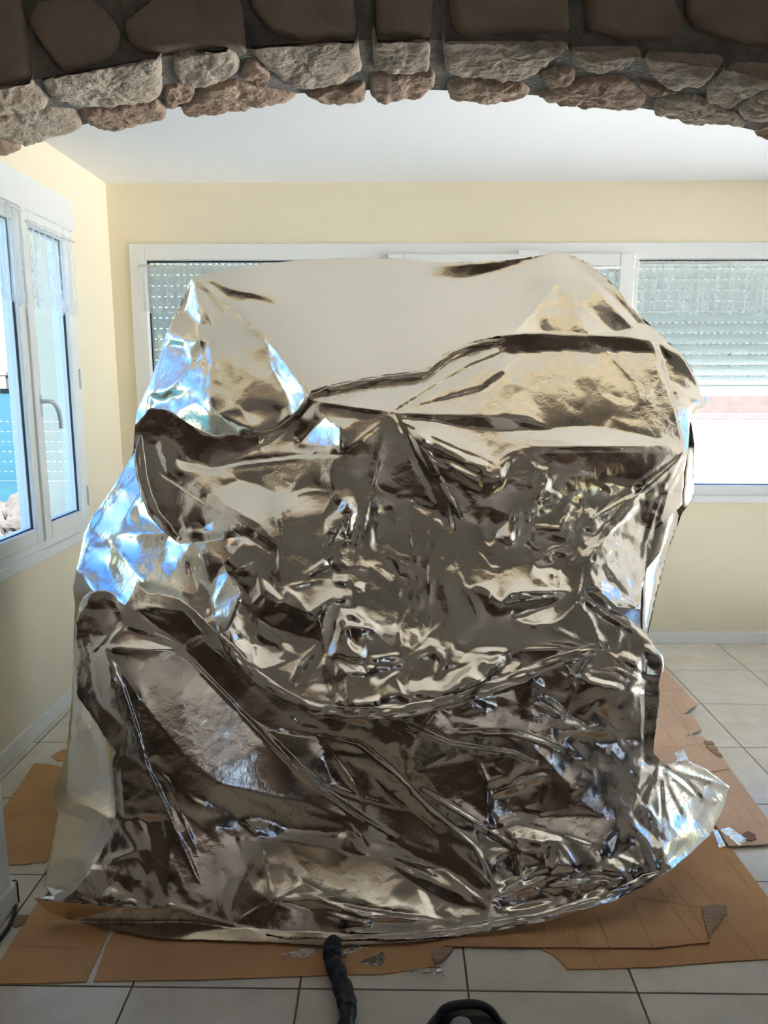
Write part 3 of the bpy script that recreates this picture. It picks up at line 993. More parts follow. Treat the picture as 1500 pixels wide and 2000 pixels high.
def foil_sheet(name, outline, anchors, ops, crumple, material, parent, seed, zmin=0.012, lift=0.0, lam_len=170.0, base_amp=0.25, step=3, shift=0.0):
    us, vs = [p[0] for p in outline], [p[1] for p in outline]
    set_grid(min(us) - 16, min(vs) - 16, max(us) + 16, max(vs) + 16, step)
    outline = jag(outline, 1.6, 7, seed)
    inside, grow, L, amp = solve_sheet(outline, anchors, ops, crumple, lam_len, base_amp, seed, shift)
    cell = inside[:-1, :-1] | inside[1:, :-1] | inside[:-1, 1:] | inside[1:, 1:]
    used = np.zeros(UU.shape, bool)
    used[:-1, :-1] |= cell; used[1:, :-1] |= cell; used[:-1, 1:] |= cell; used[1:, 1:] |= cell
    PU, PV = UU.copy(), VV.copy()
    out = np.flatnonzero((used & ~inside).ravel())
    Q = outline_snap(outline, out)
    PU.ravel()[out] = Q[:, 0]; PV.ravel()[out] = Q[:, 1]
    depth = np.exp(L) - lift
    D = ((PU - 750) / FOCAL)[..., None] * RIGHT + ((PV - 1000) / FOCAL)[..., None] * DOWN + FWD
    # keep clear of the floor
    zz = EYE + D[..., 2] * depth
    low = (zz < zmin) & (D[..., 2] < -1e-6)
    depth = np.where(low, (zmin - EYE) / np.where(D[..., 2] < -1e-6, D[..., 2], -1), depth)
    P = D * depth[..., None] + EYEV
    ids = np.full(UU.shape, -1); ids[used] = np.arange(used.sum())
    verts = P[used]
    jj, ii = np.nonzero(cell)
    a, b, c, d = ids[jj, ii], ids[jj, ii + 1], ids[jj + 1, ii + 1], ids[jj + 1, ii]
    flip = ((ii + jj) % 2).astype(bool)
    T1 = np.where(flip[:, None], np.stack([a, d, b], 1), np.stack([a, d, c], 1))
    T2 = np.where(flip[:, None], np.stack([b, d, c], 1), np.stack([a, c, b], 1))
    tris = np.concatenate([T1, T2])
    e1 = verts[tris[:, 1]] - verts[tris[:, 0]]; e2 = verts[tris[:, 2]] - verts[tris[:, 0]]
    ok = np.linalg.norm(np.cross(e1, e2), axis=1) > 1e-10
    tris = tris[ok]
    me = bpy.data.meshes.new(name)
    me.vertices.add(len(verts)); me.vertices.foreach_set('co', verts.astype(np.float32).ravel())
    me.loops.add(len(tris) * 3); me.loops.foreach_set('vertex_index', tris.astype(np.int32).ravel())
    me.polygons.add(len(tris)); me.polygons.foreach_set('loop_start', (np.arange(len(tris)) * 3).astype(np.int32))
    me.update(calc_edges=True); me.validate()
    me.shade_smooth()
    me.materials.append(material)
    o = bpy.data.objects.new(name, me)
    COL.objects.link(o)
    o.parent = parent
    return o, outline, (L, used)

def hem_ribbon(sheet, line, w, L, lift, seed, rows=11):
    """gathered hem: a narrow band with fine pleats running along the edge"""
    pts = []
    for (x0, y0), (x1, y1) in zip(line[:-1], line[1:]):
        k = max(1, int(math.hypot(x1 - x0, y1 - y0) / 4))
        pts += [(x0 + (x1 - x0) * i / k, y0 + (y1 - y0) * i / k) for i in range(k)]
    pts.append(line[-1])
    P = np.array(pts)
    for _ in range(6): P[1:-1] = 0.25 * P[:-2] + 0.5 * P[1:-1] + 0.25 * P[2:]
    Tn = np.gradient(P, axis=0); Tn /= np.linalg.norm(Tn, axis=1, keepdims=True)
    N = np.stack([-Tn[:, 1], Tn[:, 0]], 1)
    V, Fc = [], []
    n = len(P)
    for i in range(n):
        e = min(1.0, min(i, n - 1 - i) / 8.0)
        for r in range(rows):
            t = r / (rows - 1) - 0.5
            wob = 1 + 0.15 * noise.noise(Vector((i * 0.11, seed, 1)))
            q = P[i] + N[i] * (t * w * wob * (0.35 + 0.65 * e) + 1.2 * noise.noise(Vector((i * 0.22, r * 0.9, seed))))
            fi = min(max((q[1] - VV[0, 0]) / GS, 0), GNV - 1.001); fj = min(max((q[0] - UU[0, 0]) / GS, 0), GNU - 1.001)
            a, b = int(fi), int(fj); da, db = fi - a, fj - b
            cs = [(L[a, b], (1 - da) * (1 - db)), (L[a + 1, b], da * (1 - db)), (L[a, b + 1], (1 - da) * db), (L[a + 1, b + 1], da * db)]
            cs = [(x, y) for x, y in cs if x > 0.1]
            if cs and sum(y for x, y in cs) > 1e-4: Lv = sum(x * y for x, y in cs) / sum(y for x, y in cs)
            else: Lv = lastL
            lastL = Lv
            zig = (0.0022 if r % 2 else -0.0012) * (0.6 + 0.7 * noise.noise(Vector((i * 0.06, r * 1.3, seed + 2)))) + 0.002 * noise.noise(Vector((i * 0.13, r * 0.35, seed + 5)))
            d = math.exp(Lv) - lift - 0.0045 - zig - 0.004 * (1 - 4 * t * t)
            p = ray(q[0], q[1]) * d + EYEV
            p[2] = max(p[2], 0.013)
            V.append(p)
    for i in range(n - 1):
        for r in range(rows - 1):
            a = i * rows + r
            Fc.append((a, a + 1, a + rows + 1, a + rows))
    o = link_mesh('hem', V, Fc, M['foil'], sheet, True)
    return o

def foil_mat(name, rgb, rough, bump, metal=1.0):
    m, n, l, b = new_mat(name)
    b.inputs['Base Color'].default_value = lin(rgb)
    b.inputs['Metallic'].default_value = metal
    b.inputs['Roughness'].default_value = rough
    tc = n.new('ShaderNodeTexCoord')
    n1 = n.new('ShaderNodeTexNoise'); n1.inputs['Scale'].default_value = 34; n1.inputs['Detail'].default_value = 5; n1.inputs['Roughness'].default_value = 0.6
    n1.inputs['Distortion'].default_value = 0.6
    v1 = n.new('ShaderNodeTexVoronoi'); v1.inputs['Scale'].default_value = 26; v1.feature = 'F1'
    l.new(tc.outputs['Object'], n1.inputs['Vector']); l.new(tc.outputs['Object'], v1.inputs['Vector'])
    mx = n.new('ShaderNodeMath'); mx.operation = 'MULTIPLY_ADD'; mx.inputs[1].default_value = 0.35
    l.new(v1.outputs['Distance'], mx.inputs[0]); l.new(n1.outputs['Fac'], mx.inputs[2])
    # wrinkling comes in patches
    n2 = n.new('ShaderNodeTexNoise'); n2.inputs['Scale'].default_value = 4.5; n2.inputs['Detail'].default_value = 2
    l.new(tc.outputs['Object'], n2.inputs['Vector'])
    r = n.new('ShaderNodeMapRange'); r.inputs['From Min'].default_value = 0.38; r.inputs['From Max'].default_value = 0.66
    r.inputs['To Min'].default_value = bump * 0.35; r.inputs['To Max'].default_value = bump
    l.new(n2.outputs['Fac'], r.inputs['Value'])
    bp = n.new('ShaderNodeBump'); bp.inputs['Distance'].default_value = 0.006
    l.new(mx.outputs[0], bp.inputs['Height']); l.new(r.outputs[0], bp.inputs['Strength'])
    l.new(bp.outputs[0], b.inputs['Normal'])
    return m
M['foil'] = foil_mat('silver_foil', (233, 223, 207), 0.17, 0.36)

foil_cover = empty('foil_cover', (0.05, 2.3, 0.0))
tag(foil_cover, 'huge bulk wrapped in crumpled silver foil sheets, standing on flattened cardboard', 'foil cover')
bpy.context.view_layer.update()

# the rest of the wrap: sides and back, closing the bulk behind its visible front
def back_drape(outline, depth_map):
    L, used = depth_map
    O = outline[::3]
    ring0, ring1, ring2 = [], [], []
    for (u, v) in O:
        i = int(round((v - VV[0, 0]) / GS)); j = int(round((u - UU[0, 0]) / GS))
        i = min(max(i, 0), GNV - 1); j = min(max(j, 0), GNU - 1)
        best = None
        for di in range(-4, 5):
            for dj in range(-4, 5):
                a, b = i + di, j + dj
                if 0 <= a < GNV and 0 <= b < GNU and used[a, b]:
                    e = di * di + dj * dj
                    if best is None or e < best[0]: best = (e, a, b)
        d = math.exp(L[best[1], best[2]]) if best else 2.5
        p = ray(u, v) * d + EYEV
        p[2] = max(p[2], 0.012)
        ring0.append(p + [0, 0.004, 0])
        k = 0.03 * noise.noise(Vector((u / 60, v / 60, 2)))
        ring1.append(np.array([p[0] * 0.93 + k, p[1] + 0.22, max(0.012, p[2] * 0.985 + k * 0.5)]))
        ring2.append(np.array([p[0] * 0.80, 3.12 + k, max(0.012, p[2] * 0.93)]))
    n = len(O)
    V = ring0 + ring1 + ring2 + [np.mean(ring2, axis=0)]
    Fc = []
    for r in range(2):
        for i in range(n):
            j = (i + 1) % n
            Fc.append((r * n + i, r * n + j, (r + 1) * n + j, (r + 1) * n + i))
    for i in range(n): Fc.append((2 * n + i, 2 * n + (i + 1) % n, 3 * n))
    return link_mesh('back_drape', V, Fc, M['foil'], None, False)


def creases(ox, oy, sc, w, a, rows):
    return [('T', [(ox + r[i] / sc, oy + r[i + 1] / sc) for i in range(0, len(r), 2)], w, a) for r in rows]
UP_T = creases(240, 480, 3.75, 7, 0.6, [[510, 230, 560, 580, 600, 860, 550, 1200], [350, 490, 480, 440], [300, 690, 580, 700], [290, 1090, 500, 880], [620, 600, 720, 1100], [640, 1240, 840, 1190, 940, 1300], [390, 1200, 540, 1150, 640, 1240], [700, 620, 800, 900], [555, 240, 800, 560]])
UP_T += creases(960, 480, 3.409, 8, 0.45, [[570, 150, 640, 580], [530, 180, 560, 580], [480, 60, 140, 330, 0, 420], [150, 580, 480, 200], [700, 270, 980, 560], [380, 300, 370, 580], [0, 190, 200, 140, 440, 50], [60, 300, 320, 150]])
UP_T += creases(580, 480, 3.75, 8, 0.25, [[0, 180, 160, 290, 360, 440], [500, 640, 480, 900], [560, 660, 600, 900], [610, 700, 660, 900], [1070, 560, 1050, 780], [0, 850, 100, 1040], [70, 930, 240, 1000], [1400, 480, 1300, 690], [1500, 400, 1390, 490]])
UP_T += creases(130, 780, 3.75, 7, 0.6, [[190, 760, 490, 390], [190, 770, 300, 780, 400, 650], [160, 970, 380, 920, 540, 700], [160, 980, 700, 990], [310, 1010, 440, 1190, 560, 1330], [90, 1240, 240, 1400], [310, 1040, 450, 1420], [740, 1060, 640, 1240, 720, 1290], [830, 1090, 940, 1430], [970, 1080, 1060, 1340], [1080, 1500, 1170, 1320]])
UP_T += creases(80, 1130, 3.75, 6, 0.4, [[410, 1080, 420, 1500], [240, 900, 200, 1500], [300, 960, 350, 1100]])
MI_T = creases(390, 742, 2.742, 6, 0.75, [[1040, 180, 1500, 185], [1060, 190, 1230, 420, 1400, 740, 1480, 1000], [1080, 200, 1330, 640, 1420, 930], [1000, 230, 880, 760, 830, 960, 790, 1100], [760, 390, 1000, 210], [760, 390, 430, 430, 70, 470], [610, 115, 1010, 175],
    [0, 625, 330, 830, 430, 900], [430, 730, 425, 880, 440, 1180], [780, 720, 640, 960], [430, 1180, 580, 1250, 780, 1110], [440, 1110, 690, 1070], [650, 1400, 540, 1500, 470, 1670], [300, 1560, 480, 1500], [290, 1250, 290, 1560], [690, 1180, 640, 1290, 670, 1440, 720, 1550],
    [735, 1490, 880, 1570, 780, 1570, 735, 1490], [790, 1560, 800, 1760], [700, 1600, 790, 1570], [1110, 600, 1160, 960, 1190, 1380], [1040, 620, 1110, 610], [1050, 940, 1150, 960], [1240, 720, 1230, 1280], [1080, 1480, 1070, 1350, 1115, 1230], [1100, 1480, 1310, 1290], [890, 1500, 1080, 1470],
    [1090, 1700, 1050, 1600], [1110, 1700, 1130, 1540], [960, 1640, 1080, 1550], [780, 1310, 930, 1335, 800, 1285], [1290, 1180, 1240, 1260, 1250, 1340], [420, 640, 560, 600, 730, 595], [640, 760, 730, 600], [240, 1250, 330, 1150, 310, 1000], [140, 1040, 300, 960], [460, 1400, 650, 1400], [560, 1340, 620, 1290]])
MI_T += creases(840, 860, 3.75, 7, 0.7, [[700, 620, 960, 650, 1050, 640], [740, 890, 900, 790, 1080, 740, 1140, 800], [890, 930, 910, 1080], [940, 1080, 950, 940], [1120, 880, 1130, 1000, 1090, 1190], [1250, 710, 1400, 590, 1500, 470], [1240, 790, 1350, 620], [330, 800, 450, 940, 550, 940], [280, 1080, 520, 1190, 600, 1110, 1000, 1100],
    [590, 1410, 640, 1320, 760, 1350, 900, 1330], [0, 0, 130, 60, 260, 130], [240, 30, 450, 130], [440, 190, 560, 100, 730, 40], [740, 45, 1500, 50], [430, 1190, 470, 1100], [1070, 660, 1150, 400], [950, 640, 1040, 470], [1100, 640, 1250, 540, 1500, 400], [1210, 910, 1220, 820], [780, 210, 850, 210, 830, 300]])
MI_T += creases(960, 480, 3.409, 6, 0.4, [[1090, 660, 1180, 960, 1290, 1330], [720, 650, 960, 910], [0, 880, 120, 780, 240, 690], [0, 1100, 250, 1140, 400, 1215], [860, 700, 960, 900], [960, 910, 1000, 1030, 1120, 900], [1290, 1080, 1390, 1020], [1200, 1000, 1290, 1330]])
LO_T = creases(420, 1400, 3.409, 7, 0.6, [[370, 90, 700, 130], [700, 130, 980, 540, 1300, 630], [860, 280, 940, 400, 990, 530], [1000, 400, 1000, 660], [770, 460, 980, 540], [1120, 930, 1220, 960, 1500, 1090], [600, 1180, 980, 1270, 1500, 1340], [400, 1210, 600, 1110, 700, 1160], [290, 790, 380, 1220], [200, 690, 290, 790], [380, 1220, 100, 1390],
    [1040, 400, 1150, 520, 1300, 630], [180, 0, 570, 380, 1000, 690, 1220, 800], [1040, 810, 1320, 930], [890, 710, 1000, 870], [1200, 30, 1500, 170], [560, 60, 720, 90], [500, 0, 560, 60]])
LO_T += creases(800, 1400, 3.409, 7, 0.65, [[350, 190, 690, 240, 820, 300], [0, 60, 350, 230], [340, 90, 700, 110, 990, 210], [440, 270, 520, 430, 520, 740], [520, 430, 640, 400], [540, 520, 690, 470, 880, 390, 970, 420], [100, 490, 520, 750, 740, 890], [120, 590, 440, 870, 570, 1130], [700, 750, 710, 860, 770, 910], [720, 900, 730, 1040], [900, 970, 910, 870, 980, 820],
    [980, 820, 1000, 960, 940, 1050], [1000, 830, 1130, 1030], [570, 1200, 900, 980], [570, 1200, 930, 1070, 1060, 1050], [1060, 1060, 1090, 1140, 1000, 1120], [1370, 1090, 1460, 1060, 1490, 940], [1030, 150, 1130, 100, 1300, 95], [930, 70, 1000, 40, 1130, 65], [0, 980, 230, 1030, 550, 1280], [270, 870, 560, 1130], [60, 350, 280, 240]])
LO_T += creases(1040, 1350, 3.409, 7, 0.65, [[830, 540, 850, 900, 840, 1170], [830, 540, 700, 700], [870, 540, 990, 800], [900, 540, 1100, 710], [650, 860, 780, 780, 850, 900], [650, 870, 770, 990, 840, 1160], [170, 950, 450, 1050], [540, 1090, 780, 1190], [0, 80, 200, 170], [740, 300, 720, 0], [940, 520, 1310, 640], [800, 540, 760, 800], [860, 560, 920, 900, 980, 960]])
LO_T += creases(80, 1130, 3.75, 6, 0.6, [[460, 510, 1000, 520], [630, 320, 1040, 500], [620, 330, 470, 500], [470, 540, 600, 800, 750, 1280], [1050, 500, 1200, 410], [480, 540, 700, 850, 800, 1280], [370, 540, 520, 390], [370, 560, 440, 640], [700, 210, 940, 300], [740, 200, 1000, 240], [760, 1330, 830, 1290]])
LO_T += creases(60, 1450, 3.75, 6, 0.6, [[840, 140, 1050, 600, 1240, 1030], [590, 860, 820, 780], [660, 180, 700, 600], [840, 160, 1000, 270, 1240, 870], [300, 1120, 500, 1190], [540, 1170, 740, 1160, 840, 1230]])
LO_T += creases(1060, 1050, 3.75, 6, 0.6, [[510, 520, 650, 440, 720, 540], [640, 600, 650, 450], [330, 980, 540, 960, 740, 1050], [360, 860, 250, 1030, 280, 1080], [740, 850, 745, 1050], [420, 790, 740, 1050], [540, 830, 560, 700], [270, 500, 420, 780], [210, 1170, 160, 1300], [300, 1300, 420, 1180], [0, 1160, 160, 1310], [600, 1090, 740, 1060, 700, 1250]])

# ---- upper sheet: roof, left drape, right edge
UP_OUT = [(375, 540), (430, 528), (520, 514), (600, 507), (700, 503), (785, 505), (850, 513), (940, 511), (1010, 506), (1092, 493), (1116, 497), (1150, 515), (1200, 558), (1240, 607), (1300, 662),
          (1335, 700), (1340, 800), (1352, 830), (1357, 870), (1354, 975), (1332, 1002), (1300, 1090), (1285, 1150), (1266, 1238), (1262, 1300), (1262, 1490), (1200, 1600), (420, 1600), (225, 1600), (215, 1640), (190, 1700),
          (150, 1738), (104, 1750), (86, 1728), (100, 1660), (114, 1590), (103, 1560), (108, 1530), (128, 1480), (138, 1390), (143, 1300), (146, 1180), (142, 1152), (150, 1108), (165, 1040), (181, 1008), (215, 960), (262, 884),
          (264, 830), (268, 800), (290, 752), (313, 690), (325, 648), (347, 606)]
UP_ANC = [(375, 540, 2.72), (600, 507, 2.98), (780, 505, 3.02), (1092, 493, 2.76), (1200, 558, 2.80), (1300, 662, 2.72), (610, 780, 2.47), (830, 725, 2.60), (1000, 655, 2.72), (700, 640, 2.74), (500, 760, 2.55), (420, 700, 2.60),
          (325, 648, 2.78), (268, 800, 2.75), (264, 900, 2.70), (181, 1008, 2.74), (330, 1000, 2.46), (440, 1100, 2.34), (146, 1160, 2.62), (300, 1150, 2.36), (143, 1300, 2.50), (128, 1480, 2.42), (100, 1660, 2.21), (104, 1750, 2.10), (190, 1690, 2.10),
          (200, 1400, 2.34), (1355, 870, 2.62), (1354, 975, 2.60), (1266, 1238, 2.48), (1262, 1490, 2.42), (800, 1000, 2.9), (1100, 900, 2.9), (600, 950, 2.85), (800, 1400, 2.7), (600, 1600, 2.5), (1100, 1200, 2.8), (1200, 1600, 2.5)]
UP_OPS = [
    ('P', 'C', [(384, 541), (600, 505), (785, 503), (1092, 490), (1300, 662), (987, 660), (828, 730), (610, 790), (520, 655), (460, 600)], 0.55),
    ('P', 'K', [(373, 544), (365, 568), (333, 611), (368, 597)]),
    ('P', 'L', [(376, 543), (383, 571), (388, 629), (379, 624), (364, 604)]),
    ('P', 'l', [(333, 613), (364, 605), (388, 637), (395, 664), (357, 661), (333, 643)]),
    ('P', 'L', [(319, 637), (336, 651), (335, 664), (316, 664)]),
    ('P', 'K', [(323, 664), (357, 665), (365, 676), (331, 680)]),
    ('P', 'l', [(325, 672), (363, 680), (371, 715), (315, 771), (292, 768)]),
    ('P', 'K', [(365, 672), (395, 667), (399, 699), (373, 715)]),
    ('P', 'b', [(365, 736), (397, 707), (395, 736), (357, 747), (341, 760)]),
    ('P', 'L', [(313, 664), (325, 667), (292, 768), (288, 800), (264, 800), (276, 762)]),
    ('P', 'C', [(389, 635), (403, 632), (400, 709), (389, 747), (397, 672)]),
    ('P', 'A', [(393, 555), (453, 632), (515, 667), (573, 776), (568, 811), (520, 853), (411, 800), (411, 640)]),
    ('P', 'M', [(420, 640), (450, 690), (480, 760), (470, 820), (440, 800), (430, 720)], 0.8),
    ('P', 'K', [(453, 608), (480, 619), (517, 651), (515, 667), (472, 635)]),
    ('P', 'K', [(384, 541), (421, 547), (453, 563), (496, 571), (531, 579), (547, 600), (488, 584), (461, 597), (427, 581)]),
    ('R', [(380, 541), (420, 572), (460, 603), (518, 652), (560, 705), (612, 776)], 6, 'C', 'K'),
    ('P', 'b', [(515, 651), (533, 667), (595, 747), (605, 768), (589, 771), (555, 715), (520, 672)]),
    ('P', 'L', [(523, 683), (539, 728), (573, 771), (597, 776), (576, 805), (560, 771), (531, 720)]),
    ('P', 'K', [(847, 517), (953, 510), (1092, 490), (1019, 521), (960, 534), (905, 548), (836, 541)]),
    ('P', 'K', [(930, 525), (1000, 508), (1092, 490), (1030, 514), (960, 532), (905, 548)]),
    ('P', 'C', [(807, 509), (845, 516), (836, 540), (812, 548), (800, 525)]),
    ('P', 'G', [(978, 568), (1054, 524), (1048, 539), (989, 571)]),
    ('P', 'G', [(1077, 556), (1115, 542), (1148, 547), (1171, 562), (1247, 643), (1189, 650), (1004, 652), (1063, 577)]),
    ('P', 'C', [(1112, 520), (1124, 520), (1135, 580), (1155, 648), (1142, 648), (1120, 590)]),
    ('P', 'K', [(1159, 565), (1180, 585), (1235, 640), (1200, 650), (1165, 620)]),
    ('P', 'K', [(1060, 590), (1090, 580), (1080, 648), (1030, 650), (1010, 645)], 0.7),
    ('P', 'K', [(1171, 556), (1195, 566), (1268, 635), (1245, 633)]),
    ('R', [(1165, 556), (1205, 600), (1248, 640)], 5, None, 'C'),
    ('P', 'C', [(1247, 637), (1271, 638), (1300, 664), (1283, 666), (1189, 656)]),
    # left drape
    ('P', 'b', [(261, 884), (266, 935), (207, 983), (181, 983)]),
    ('P', 'L', [(237, 953), (274, 967), (229, 1020), (183, 1041)]),
    ('P', 'l', [(181, 988), (210, 993), (173, 1036)]),
    ('P', 'l', [(234, 1033), (322, 1041), (290, 1015), (255, 1012)]),
    ('P', 'L', [(163, 1020), (181, 993), (150, 1180), (139, 1153)]),
    ('P', 'G', [(213, 1049), (317, 1047), (327, 1063), (301, 1113), (247, 1095)]),
    ('P', 'l', [(178, 1047), (210, 1052), (221, 1087), (199, 1113), (157, 1105)]),
    ('P', 'L', [(213, 1057), (258, 1124), (263, 1145), (242, 1153)]),
    ('P', 'l', [(157, 1113), (205, 1100), (237, 1164), (190, 1160)]),
    ('P', 'D', [(301, 1113), (370, 1100), (383, 1164), (279, 1135)]),
    ('P', 'b', [(351, 1071), (389, 1068), (418, 1140), (413, 1175)]),
    ('P', 'L', [(418, 1127), (440, 1120), (473, 1160), (445, 1230), (410, 1200)], 0.8),
    ('P', 'U', [(143, 1200), (170, 1370), (218, 1460), (215, 1600), (130, 1560), (128, 1480), (140, 1390)]),
    ('P', 'U', [(105, 1580), (200, 1610), (190, 1690), (150, 1738), (86, 1730)], 0.8),
    ('R', [(103, 1560), (130, 1568), (170, 1590), (195, 1606)], 7, 'L', 'l'),
    ('R', [(187, 1420), (190, 1480), (189, 1540)], 4, 'l', 'K'),
    ('R', [(165, 1043), (240, 1046), (320, 1044)], 5, 'L', None),
    ('P', 'R', [(1345, 880), (1357, 880), (1354, 975), (1335, 995)]),
    ('P', 'r', [(1330, 1002), (1300, 1090), (1285, 1150), (1266, 1238), (1255, 1238), (1258, 1080), (1300, 1000)]),
    ('R', [(1320, 1000), (1285, 1100), (1262, 1230)], 5, 'K', 'R'),
]
UP_CRU = [(0.10, [(520, 500), (1000, 500), (1000, 660), (640, 740), (520, 650)]), (0.9, [(290, 770), (420, 760), (560, 800), (520, 870), (300, 850)]), (0.5, [(390, 560), (520, 670), (570, 800), (420, 760)]), (0.6, [(1020, 560), (1180, 560), (1240, 650), (1000, 650)]),
          (0.7, [(140, 960), (300, 960), (470, 1060), (470, 1240), (140, 1160)]), (0.12, [(100, 1200), (220, 1400), (220, 1600), (80, 1740)])]
upper_sheet, up_o, up_l = foil_sheet('upper_sheet', UP_OUT, UP_ANC, UP_OPS + UP_T, UP_CRU, M['foil'], None, 1, step=4, shift=0.18)
back = back_drape(up_o, up_l)

# ---- lower sheet
LO_OUT = [(150, 1210), (158, 1172), (176, 1155), (205, 1152), (226, 1164), (236, 1192), (252, 1170), (266, 1139), (290, 1158), (322, 1160), (350, 1168), (385, 1195), (424, 1236), (470, 1250), (700, 1250), (1000, 1210), (1120, 1150), (1165, 1160), (1196, 1189),
          (1225, 1205), (1262, 1236), (1293, 1280), (1297, 1302), (1287, 1338), (1290, 1368), (1280, 1432), (1275, 1472), (1300, 1490), (1345, 1486), (1382, 1504), (1425, 1537), (1410, 1585), (1385, 1632), (1345, 1670), (1300, 1706), (1200, 1757), (1060, 1799), (900, 1829),
          (800, 1841), (650, 1847), (560, 1842), (430, 1836), (310, 1833), (210, 1815), (140, 1799), (90, 1778), (66, 1755), (105, 1748), (150, 1728), (172, 1700), (190, 1680), (214, 1630), (226, 1590), (216, 1500), (219, 1462), (188, 1412), (150, 1358), (145, 1280)]
LO_ANC = [(160, 1172, 2.20), (266, 1142, 2.22), (147, 1290, 2.12), (205, 1268, 2.06), (355, 1270, 2.10), (420, 1240, 2.18), (219, 1462, 2.06), (226, 1590, 2.04), (66, 1755, 2.015), (105, 1748, 2.02), (210, 1815, 1.92), (430, 1836, 1.86), (650, 1847, 1.835), (800, 1841, 1.85), (900, 1829, 1.868),
          (1060, 1799, 1.915), (1200, 1757, 1.985), (1300, 1706, 2.06), (1385, 1632, 2.17), (1425, 1537, 2.32), (1300, 1490, 2.26), (1262, 1470, 2.22), (1262, 1300, 2.24), (1297, 1300, 2.28), (1200, 1190, 2.26), (700, 1300, 2.20), (400, 1550, 2.02), (600, 1600, 2.19), (770, 1640, 2.12), (700, 1690, 2.05), (585, 1510, 2.19), (460, 1400, 2.13), (480, 1600, 2.12), (480, 1660, 2.05), (850, 1740, 1.98),
          (970, 1755, 1.93), (830, 1450, 2.10), (1050, 1500, 2.09), (1150, 1620, 2.05), (600, 1740, 1.965), (330, 1770, 1.96), (1000, 1350, 2.17), (300, 1420, 2.04)]
